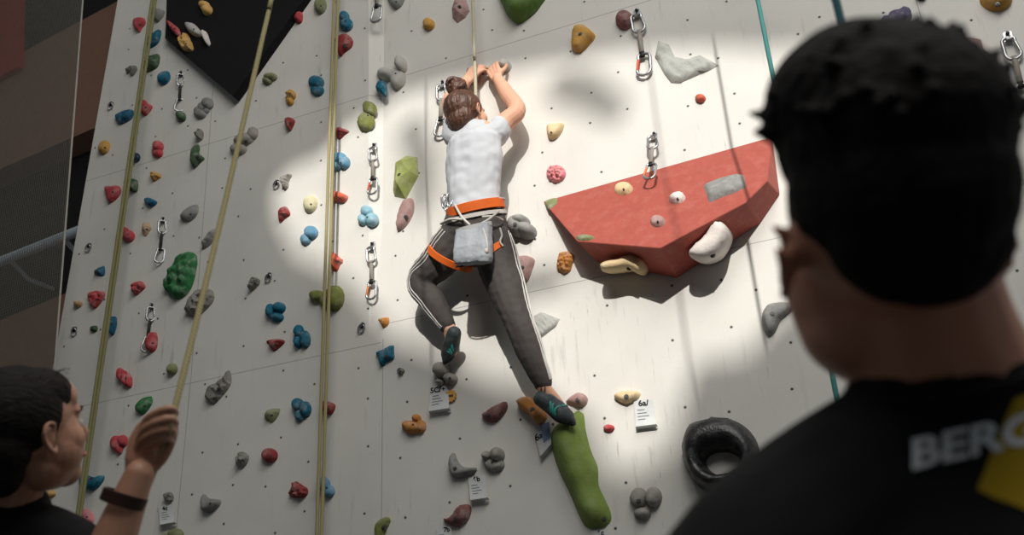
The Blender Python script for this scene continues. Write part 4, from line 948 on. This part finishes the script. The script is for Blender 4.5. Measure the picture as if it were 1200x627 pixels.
# leg loops around the thighs
for (p0, p1, th_) in (((510, 289), (547, 315), knL - hiL), ((567, 309), (595, 285), knR - hiR)):
    A_, B_ = J(*p0, .19), J(*p1, .19); c = (A_ + B_) / 2; e1 = (B_ - A_).normalized(); d = (th_ - e1 * th_.dot(e1)).normalized(); cv_ = (CAM - c).normalized(); d = d - cv_ * .40; d = (d - e1 * d.dot(e1)).normalized()
    band('leg_loop', c, e1, d.cross(e1), (B_ - A_).length / 2, .112, .034, ORG, belt, .008)
def cord(name, pts, rad, mat, parent): b = bmesh.new(); stube(b, pts, [rad] * len(pts), sides=8, k=5); return link_mesh(name, b, mat, parent)
cord('strap', [J(533, 240, .34), J(541, 254, .345), J(550, 263, .35)], .006, WEB, belt); cord('strap', [J(584, 248, .33), J(573, 257, .345), J(562, 263, .35)], .006, WEB, belt)
cord('strap', [J(517, 262, .25), J(528, 257, .33), J(541, 257, .345)], .007, WEB, belt); cord('strap', [J(589, 258, .25), J(580, 254, .32), J(566, 254, .345)], .006, WEB, belt)
cord('buckle_cord', [J(586, 268, .30), J(588, 276, .29), J(586, 283, .29), J(589, 288, .28)], .005, WEB, belt)
for k, (x, y) in enumerate(((521, 236), (524, 240), (527, 235))):
    b = bmesh.new(); c = J(x, y, .27 + .012 * k)
    pts = [c + Vector((.016 * math.cos(t), .006 * math.sin(2 * t), .040 * math.sin(t))) for t in [2 * math.pi * j / 14 for j in range(14)]]
    tube(b, pts, [.0055] * 14, closed=True, sides=7); cb = link_mesh('carabiner', b, METAL, belt)
# chalk bag
CBc = J(553, 290, .36)
cbe = empty('chalk_bag', J(553, 314, .35), 'light grey chalk bag hanging from the back of the climber\'s orange harness', 'chalk bag')
bm = bmesh.new()
pts = [J(555, 268, .36), J(555, 277, .365), J(554.5, 292, .37), J(554.5, 304, .365), J(554.5, 309, .36)]
tube(bm, pts, [(.090, .034), (.091, .038), (.093, .046), (.094, .046), (.088, .040)], RX, 24, sq=.5, caps=False)
CBM = plain('grey_ripstop', (158, 162, 166), .6, bump=.3, bscale=40, var=.08)
cbo = remesh('bag', bm, .005, CBM, cbe, smooth=2, disp=wrinkle(.004, 25, 5))
band('rim', J(555, 266.5, .36), RX, YV, .088, .036, .020, plain('pale_rim', (190, 190, 186), .7), cbe, .006)
band('base_trim', J(554.5, 308, .362), RX, YV, .086, .040, .008, plain('dark_trim', (52, 56, 62), .7), cbe, .004)
cord('closure_cord', [J(566, 268, .40), J(570, 280, .40), J(571, 291, .395), J(569, 297, .40)], .004, WEB, cbe)
b = bmesh.new(); ellipsoid(b, J(570, 294, .40), (.010, .01, .014)); link_mesh('cord_lock', b, plain('pale_plastic', (190, 176, 164), .5), cbe)

# ---------------- the man in front, seen from behind
DM = .78
MAN = empty('person', Vector((D(1110, 500, DM).x, D(1110, 500, DM).y, 0)), 'man seen from behind in a black t-shirt with white lettering and a yellow patch', 'person')
mh = D(1038, 280, DM + .03); mf = camvec(-.10, .02, 1.0); mu = camvec(-.03, 1, 0); HS = 1.06
fx = camvec(1, 0, 0); fx.z = 0; fx.normalize(); fy = Vector((-fx.y, fx.x, 0))
bm = bmesh.new(); q, ax = head_shape(bm, mh, mf, mu, HS); ear(bm, q, *ax, 1, HS); ear(bm, q, *ax, -1, HS)
nk = D(1110, 455, DM + .03)
stube(bm, [D(1066, 300, DM + .03), D(1084, 375, DM + .03), nk, nk + Vector((0, .02, -.08))], [.060, .065, .07, .07], camvec(1, 0, 0))
SHm = nk + fy * .03 + Vector((0, 0, -.10)); shLm = nk - fx * .185 + fy * .02 + Vector((0, 0, -.175)); shRm = nk + fx * .20 + fy * .02 + Vector((0, 0, -.13))
chm = SHm + Vector((.01, .0, -.20)); hpm = Vector((SHm.x + .02, SHm.y + .0, .74))
tube(bm, [SHm, chm, chm * .5 + hpm * .5, hpm], [(.10, .06), (.15, .09), (.13, .08), (.15, .1)], fx, 18)
def arm(bm, sh, el, wr, r, hs, tn=Vector((0, .3, 1)), cur=(.9, .9, .9, .9), th=1):
    stube(bm, [sh, sh * .5 + el * .5, el, el * .5 + wr * .5, wr], [r, r * .9, r * .78, r * .72, r * .5]); hand(bm, wr, (wr - el), UPV, tn, cur, s=hs, thumb=th)
elLm = shLm + Vector((-.06, .05, -.27)); wrLm = elLm + Vector((.12, .22, .04)); elRm = shRm + Vector((.06, .05, -.27)); wrRm = elRm + Vector((-.12, .20, .06))
arm(bm, shLm, elLm, wrLm, .048, 1.05, Vector((1, 0, 0))); arm(bm, shRm, elRm, wrRm, .048, 1.05, Vector((-1, 0, 0)), th=-1)
feet = []
for s_ in (-1, 1):
    h0 = hpm + fx * .09 * s_; kn = Vector((h0.x, h0.y, .42)) + fy * .05 + fx * .03 * s_; an = Vector((kn.x, kn.y, .08)) - fy * .03
    stube(bm, [h0, h0 * .5 + kn * .5, kn, kn * .5 + an * .5, an], [.085, .075, .056, .052, .036]); tube(bm, [an, an + fy * .14 + Vector((0, 0, -.045))], [.035, .028]); feet.append((h0, kn, an))
mb = remesh('body', bm, .006, SKIN_M, MAN, smooth=4)
bm = bmesh.new()
ellipsoid(bm, q(0, -.012, .078), (.087, .104, .083), ax, 24, 16); ellipsoid(bm, q(-.012, -.0, .098), (.080, .085, .070), ax, 24, 16); ellipsoid(bm, q(0, -.022, .036), (.083, .098, .084), ax, 24, 16); ellipsoid(bm, q(0, -.052, -.002), (.070, .046, .050), ax)
rnd = random.Random(4); hc = q(0, -.012, .078)
for k in range(150):
    th = rnd.uniform(0, 2 * math.pi); ph = rnd.uniform(.05, 1.6)
    dv = ax[0] * (math.cos(th) * math.sin(ph) * .098) + ax[1] * (math.sin(th) * math.sin(ph) * .104) + ax[2] * (math.cos(ph) * .083)
    if dv.dot(ax[1]) > .06: continue
    a0 = hc + dv * .9; tip = hc + dv * rnd.uniform(.98, 1.03) + ax[0] * rnd.uniform(-.010, .002) + ax[2] * rnd.uniform(-.004, .008)
    tube(bm, [a0, tip], [.006, .0035], sides=5, caps=False)
mhair = remesh('hair', bm, .0035, HAIR_M, MAN, smooth=1, disp=lambda co: .0015 * noise.noise(co * 45))
bm = bmesh.new()
BLK = plain('black_cotton', (21, 21, 22), .9, bump=.1, bscale=200, var=.1)
tube(bm, [nk + Vector((0, .01, -.012)), SHm, chm, chm * .4 + hpm * .6, hpm + Vector((0, 0, -.04))], [(.080, .078), (.135, .100), (.20, .128), (.185, .118), (.18, .12)], fx, 26)
stube(bm, [nk + Vector((0, .01, -.045)) - fx * .02, nk - fx * .10 + fy * .02 + Vector((0, 0, -.095)), shLm, shLm * .45 + elLm * .55], [.066, .080, .080, .066], k=5)
stube(bm, [nk + Vector((0, .01, -.03)) + fx * .02, nk + fx * .11 + fy * .02 + Vector((0, 0, -.065)), shRm, shRm * .45 + elRm * .55], [.060, .078, .080, .066], k=5)
msh = remesh('t_shirt', bm, .007, BLK, MAN, smooth=6, disp=wrinkle(.003, 9, 1))
band('collar', nk + camvec(.0, .006, -.004), camvec(1, .25, 0), camvec(0, .0, 1).normalized(), .076, .074, .014, BLK, msh, .005)
NAVY = plain('dark_trousers', (34, 36, 44), .85)
bm = bmesh.new(); tube(bm, [hpm + Vector((0, 0, .04)), hpm + Vector((0, 0, -.08))], [(.175, .12), (.17, .12)], fx, 18)
for h0, kn, an in feet: stube(bm, [h0, h0 * .5 + kn * .5, kn, kn * .5 + an * .5, an + Vector((0, 0, .03))], [.10, .09, .07, .065, .055])
remesh('trousers', bm, .009, NAVY, MAN, smooth=4)
for h0, kn, an in feet:
    b = bmesh.new(); stube(b, [an - fy * .04 + Vector((0, 0, -.035)), an + fy * .04 + Vector((0, 0, -.03)), an + fy * .16 + Vector((0, 0, -.045)), an + fy * .21 + Vector((0, 0, -.05))], [(.038, .042), (.044, .045), (.045, .032), (.032, .026)], fx); remesh('shoe', b, .006, BLACKM, MAN, smooth=2)
# lettering and patch lie on the back of the shirt
bs = bvh_of(msh)
def decal(name, polys, mat, parent, off=.001, th=.0006, step=None):
    bm = bmesh.new()
    for V_, F_ in polys:
        vs = []
        for x, y in V_:
            d_ = cray(x, y).normalized(); loc, nn, _, dd = bs.ray_cast(CAM, d_)
            vs.append(None if loc is None else bm.verts.new(loc + nn * off))
        for fa in F_:
            w_ = [vs[i] for i in fa]
            if None in w_: continue
            try: bm.faces.new(w_)
            except ValueError: pass
    return link_mesh(name, bm, mat, parent, smooth=True)
def gridpoly(poly, s=5):
    pts = [Vector(p) for p in poly]; n = len(pts); ed = [(i, (i + 1) % n) for i in range(n)]
    xs = [p.x for p in pts]; ys = [p.y for p in pts]; x = min(xs)
    base = list(pts)
    while x < max(xs):
        y = min(ys)
        while y < max(ys):
            if inside(Vector((x, y)), base): pts.append(Vector((x, y)))
            y += s
        x += s
    V_, _, F_, *_r = delaunay_2d_cdt(pts, ed, [], 1, 1e-6); return ([tuple(v) for v in V_], F_)
yp = decal('yellow_patch', [gridpoly([(1201,436),(1180,486),(1160,535),(1145,574),(1165,584),(1200,597),(1232,608),(1245,540),(1240,470)])], plain('yellow_print', (176, 146, 30), .85), msh, .0012)
me = text_mesh('BERG', 44, 1.3); bmt = bmesh.new(); bmt.from_mesh(me)
bmesh.ops.subdivide_edges(bmt, edges=bmt.edges, cuts=2)
xs = [v.co.x for v in bmt.verts]; x0_, x1_ = min(xs), max(xs); Vt = []
idx = {}
for v in bmt.verts:
    t = (v.co.x - x0_) / (x1_ - x0_); px = 1068 + t * 150; py = 536 - t * 34 - v.co.y * 1.12
    idx[v.index] = len(Vt); Vt.append((px, py))
bmt.verts.ensure_lookup_table(); F_ = [[v.index for v in f.verts] for f in bmt.faces if abs(f.normal.z) > .5 and f.calc_center_median().z > 0]
bmt.free(); decal('lettering', [(Vt, F_)], plain('white_print', (232, 236, 238), .8), msh, .0022)

# ---------------- the woman belaying at the lower left
DW = 1.93
WO = empty('person', Vector((D(20, 640, DW).x, D(20, 640, DW).y, 0)), 'woman in a black t-shirt looking up, gripping the slanting rope with her raised hand', 'person')
wh = D(33, 502, DW); wf = camvec(.60, .05, .80); wu = camvec(-.06, 1, .05)
bm = bmesh.new(); q, ax = head_shape(bm, wh, wf, wu, 1.09); ear(bm, q, *ax, 1, 1.0); ear(bm, q, *ax, -1, 1.0); ellipsoid(bm, q(.03, .035, -.045), (.040, .045, .05), ax); ellipsoid(bm, q(0, .055, .045), (.055, .032, .04), ax)
wn = D(14, 596, DW + .02)
stube(bm, [D(28, 535, DW), D(20, 568, DW + .01), wn, wn + Vector((0, .01, -.07))], [.055, .050, .054, .055], camvec(1, 0, 0))
SW = wn + fy * .02 + Vector((0, 0, -.08)); wsr = wn + fx * .145 + Vector((0, 0, -.105)); wsl = wn - fx * .15 + fy * .10 + Vector((0, 0, -.10))
wch = SW + Vector((0, .0, -.18)); whp = Vector((SW.x - .02, SW.y + .01, .90))
tube(bm, [SW, wch, wch * .5 + whp * .5, whp], [(.11, .07), (.14, .09), (.11, .08), (.15, .1)], fx, 18)
wel = D(92, 740, DW - .10); wwr = D(163, 556, DW - .03)
hd = D(190, 497, DW - .03)
stube(bm, [wsr, wsr * .5 + wel * .5, wel, wel * .48 + wwr * .52, wwr], [.048, .045, .042, .041, .027])
# gripping hand: palm behind the rope, fingers wrapped over it
def PW(x, y, d): return D(x, y, HANDD + d)
tube(bm, [PW(163, 556, 0), PW(166, 540, .002), PW(172, 522, .010), PW(180, 505, .014)], [(.026, .022), (.034, .020), (.040, .018), (.036, .016)], camvec(1, .4, 0))
tube(bm, [PW(170, 545, .0), PW(178, 530, .006), PW(190, 515, .012), PW(196, 500, .016)], [.020, .019, .018, .014], camvec(1, .4, 0))
fing = [
    [(170,497,-.010),(184,484,-.022),(200,479,-.022),(206,484,-.008)],
    [(168,507,-.012),(183,496,-.028),(200,491,-.026),(206,496,-.008)],
    [(168,517,-.013),(182,507,-.029),(198,503,-.027),(204,508,-.008)],
    [(170,527,-.012),(182,518,-.027),(195,514,-.025),(201,518,-.008)]]
ellipsoid(bm, PW(187, 506, .012), (.026, .020, .042), (camvec(1, .3, 0), camvec(0, 0, 1), camvec(-.3, 1, 0)))
ellipsoid(bm, PW(175, 536, .0), (.026, .020, .030), (camvec(1, .3, 0), camvec(0, 0, 1), camvec(-.3, 1, 0)))
for fg, rr in zip(fing, (.0088, .0092, .0090, .0080)):
    pts = [PW(*t) for t in fg]; stube(bm, [PW(163, 532, .002)] + pts, [rr * 1.2, rr * 1.15, rr, rr * .92, rr * .8], sides=10, k=4)
stube(bm, [PW(172, 548, -.004), PW(186, 540, -.004), PW(196, 526, .0), PW(203, 508, .004), PW(204, 492, .002)], [.013, .013, .011, .0095, .0078], sides=10, k=4)
# other arm, hanging low by the harness
wel2 = wsl + Vector((-.05, .05, -.26)); wwr2 = wel2 + fy * .2 + Vector((0, 0, .02)); arm(bm, wsl, wel2, wwr2, .042, .92, Vector((0, 0, -1)))
wfeet = []
for s_ in (-1, 1):
    h0 = whp + fx * .08 * s_; kn = Vector((h0.x, h0.y, .48)) + fx * .02 * s_; an = Vector((kn.x, kn.y, .08)) - fy * .03
    stube(bm, [h0, h0 * .5 + kn * .5, kn, kn * .5 + an * .5, an], [.085, .072, .05, .047, .033]); tube(bm, [an, an + fy * .13 + Vector((0, 0, -.045))], [.033, .026]); wfeet.append((h0, kn, an))
wb_ = remesh('body', bm, .0032, SKIN_W, WO, smooth=3)
r_, f_, u_ = ax
for s_ in (-1, 1):
    b = bmesh.new(); ellipsoid(b, q(.031 * s_, .072, -.004), (.0125,) * 3, ax); ey = link_mesh('eye', b, plain('eye_white', (200, 196, 190), .2), wb_)
    b = bmesh.new(); ellipsoid(b, q(.031 * s_, .0815, -.004), (.006, .004, .006), ax); link_mesh('iris', b, plain('iris_brown', (50, 34, 24), .2), ey)
    b = bmesh.new(); stube(b, [q(.014 * s_, .086, .020), q(.032 * s_, .0835, .025), q(.05 * s_, .071, .020)], [.0018, .0022, .0015], sides=6); link_mesh('eyebrow', b, HAIR_W, wb_)
b = bmesh.new(); stube(b, [q(-.020, .086, -.063), q(0, .095, -.061), q(.020, .086, -.063)], [(.003, .004), (.006, .007), (.003, .004)], u_, 8); link_mesh('lips', b, plain('lips', (150, 84, 74), .45), wb_)
bm = bmesh.new()
ellipsoid(bm, q(0, -.022, .028), (.086, .100, .092), ax, 24, 16); ellipsoid(bm, q(0, -.055, -.02), (.074, .058, .068), ax); ellipsoid(bm, q(0, .020, .052), (.070, .064, .056), ax); ellipsoid(bm, q(0, -.055, -.062), (.055, .040, .05), ax)
whair = remesh('hair', bm, .0035, HAIR_W, WO, smooth=2, disp=lambda co: .0007 * noise.noise(Vector((co.x * 14, co.y * 14, (co - wh).length * 60 + math.atan2((co - wh).dot(ax[2]), (co - wh).dot(ax[0])) * 14))) )
bm = bmesh.new(); bc = q(.02, -.125, .045); ellipsoid(bm, bc, (.042, .036, .040), ax)
for k in range(2): tube(bm, [bc + (r_ * math.cos(t) + u_ * math.sin(t)) * (.034 - .01 * k) - f_ * (.012 + .014 * k) for t in [2 * math.pi * j / 14 for j in range(14)]], [.010] * 14, closed=True, sides=8)
remesh('hair_bun', bm, .0035, HAIR_W, whair, smooth=2)
rnd = random.Random(12)
bm = bmesh.new()
for k in range(46):
    a0 = q(rnd.uniform(.0, .055), rnd.uniform(-.06, .045), rnd.uniform(.06, .092)); d1 = f_ * rnd.uniform(-.1, 1) + u_ * rnd.uniform(-.1, .8) + r_ * rnd.uniform(-.2, .8)
    stube(bm, [a0, a0 + d1 * .016, a0 + d1 * .03 - u_ * rnd.uniform(0, .016)], [.0011, .0008, .0005], sides=4, k=3)
link_mesh('loose_strands', bm, HAIR_W, whair)
bm = bmesh.new()
tube(bm, [wn + Vector((0, .01, -.005)), SW + Vector((0, 0, .01)), wch, wch * .4 + whp * .6, whp + Vector((0, 0, -.03))], [(.066, .064), (.112, .085), (.155, .115), (.145, .105), (.16, .115)], fx, 24)
stube(bm, [wn + fx * .015 + Vector((0, 0, -.035)), wn + fx * .08 + Vector((0, 0, -.06)), wsr, wsr * .5 + wel * .5], [.052, .060, .062, .060], k=5)
stube(bm, [wn - fx * .02 + Vector((0, 0, -.035)), wn - fx * .08 + fy * .05 + Vector((0, 0, -.06)), wsl, wsl * .5 + wel2 * .5], [.052, .060, .062, .058], k=5)
wsh = remesh('t_shirt', bm, .006, BLK, WO, smooth=5, disp=wrinkle(.003, 10, 2))
bm = bmesh.new(); tube(bm, [whp + Vector((0, 0, .04)), whp + Vector((0, 0, -.07))], [(.17, .12), (.17, .12)], fx, 18)
for h0, kn, an in wfeet: stube(bm, [h0, h0 * .5 + kn * .5, kn, kn * .5 + an * .5, an + Vector((0, 0, .03))], [.098, .084, .062, .058, .042])
remesh('leggings', bm, .009, NAVY, WO, smooth=4)
for h0, kn, an in wfeet:
    b = bmesh.new(); stube(b, [an - fy * .04 + Vector((0, 0, -.035)), an + fy * .04 + Vector((0, 0, -.03)), an + fy * .15 + Vector((0, 0, -.045)), an + fy * .19 + Vector((0, 0, -.05))], [(.036, .04), (.04, .043), (.042, .03), (.03, .024)], fx); remesh('shoe', b, .006, BLACKM, WO, smooth=2)
# wristband
c = wel * .14 + wwr * .86; c = D(145, 585, DW - .045)
dd_ = (wwr - wel).normalized(); e1 = (camvec(1, 0, 0) - dd_ * camvec(1, 0, 0).dot(dd_)).normalized()
band('wristband', c, e1, dd_.cross(e1), .0375, .0365, .024, plain('brown_leather', (52, 34, 28), .6), WO, .004)
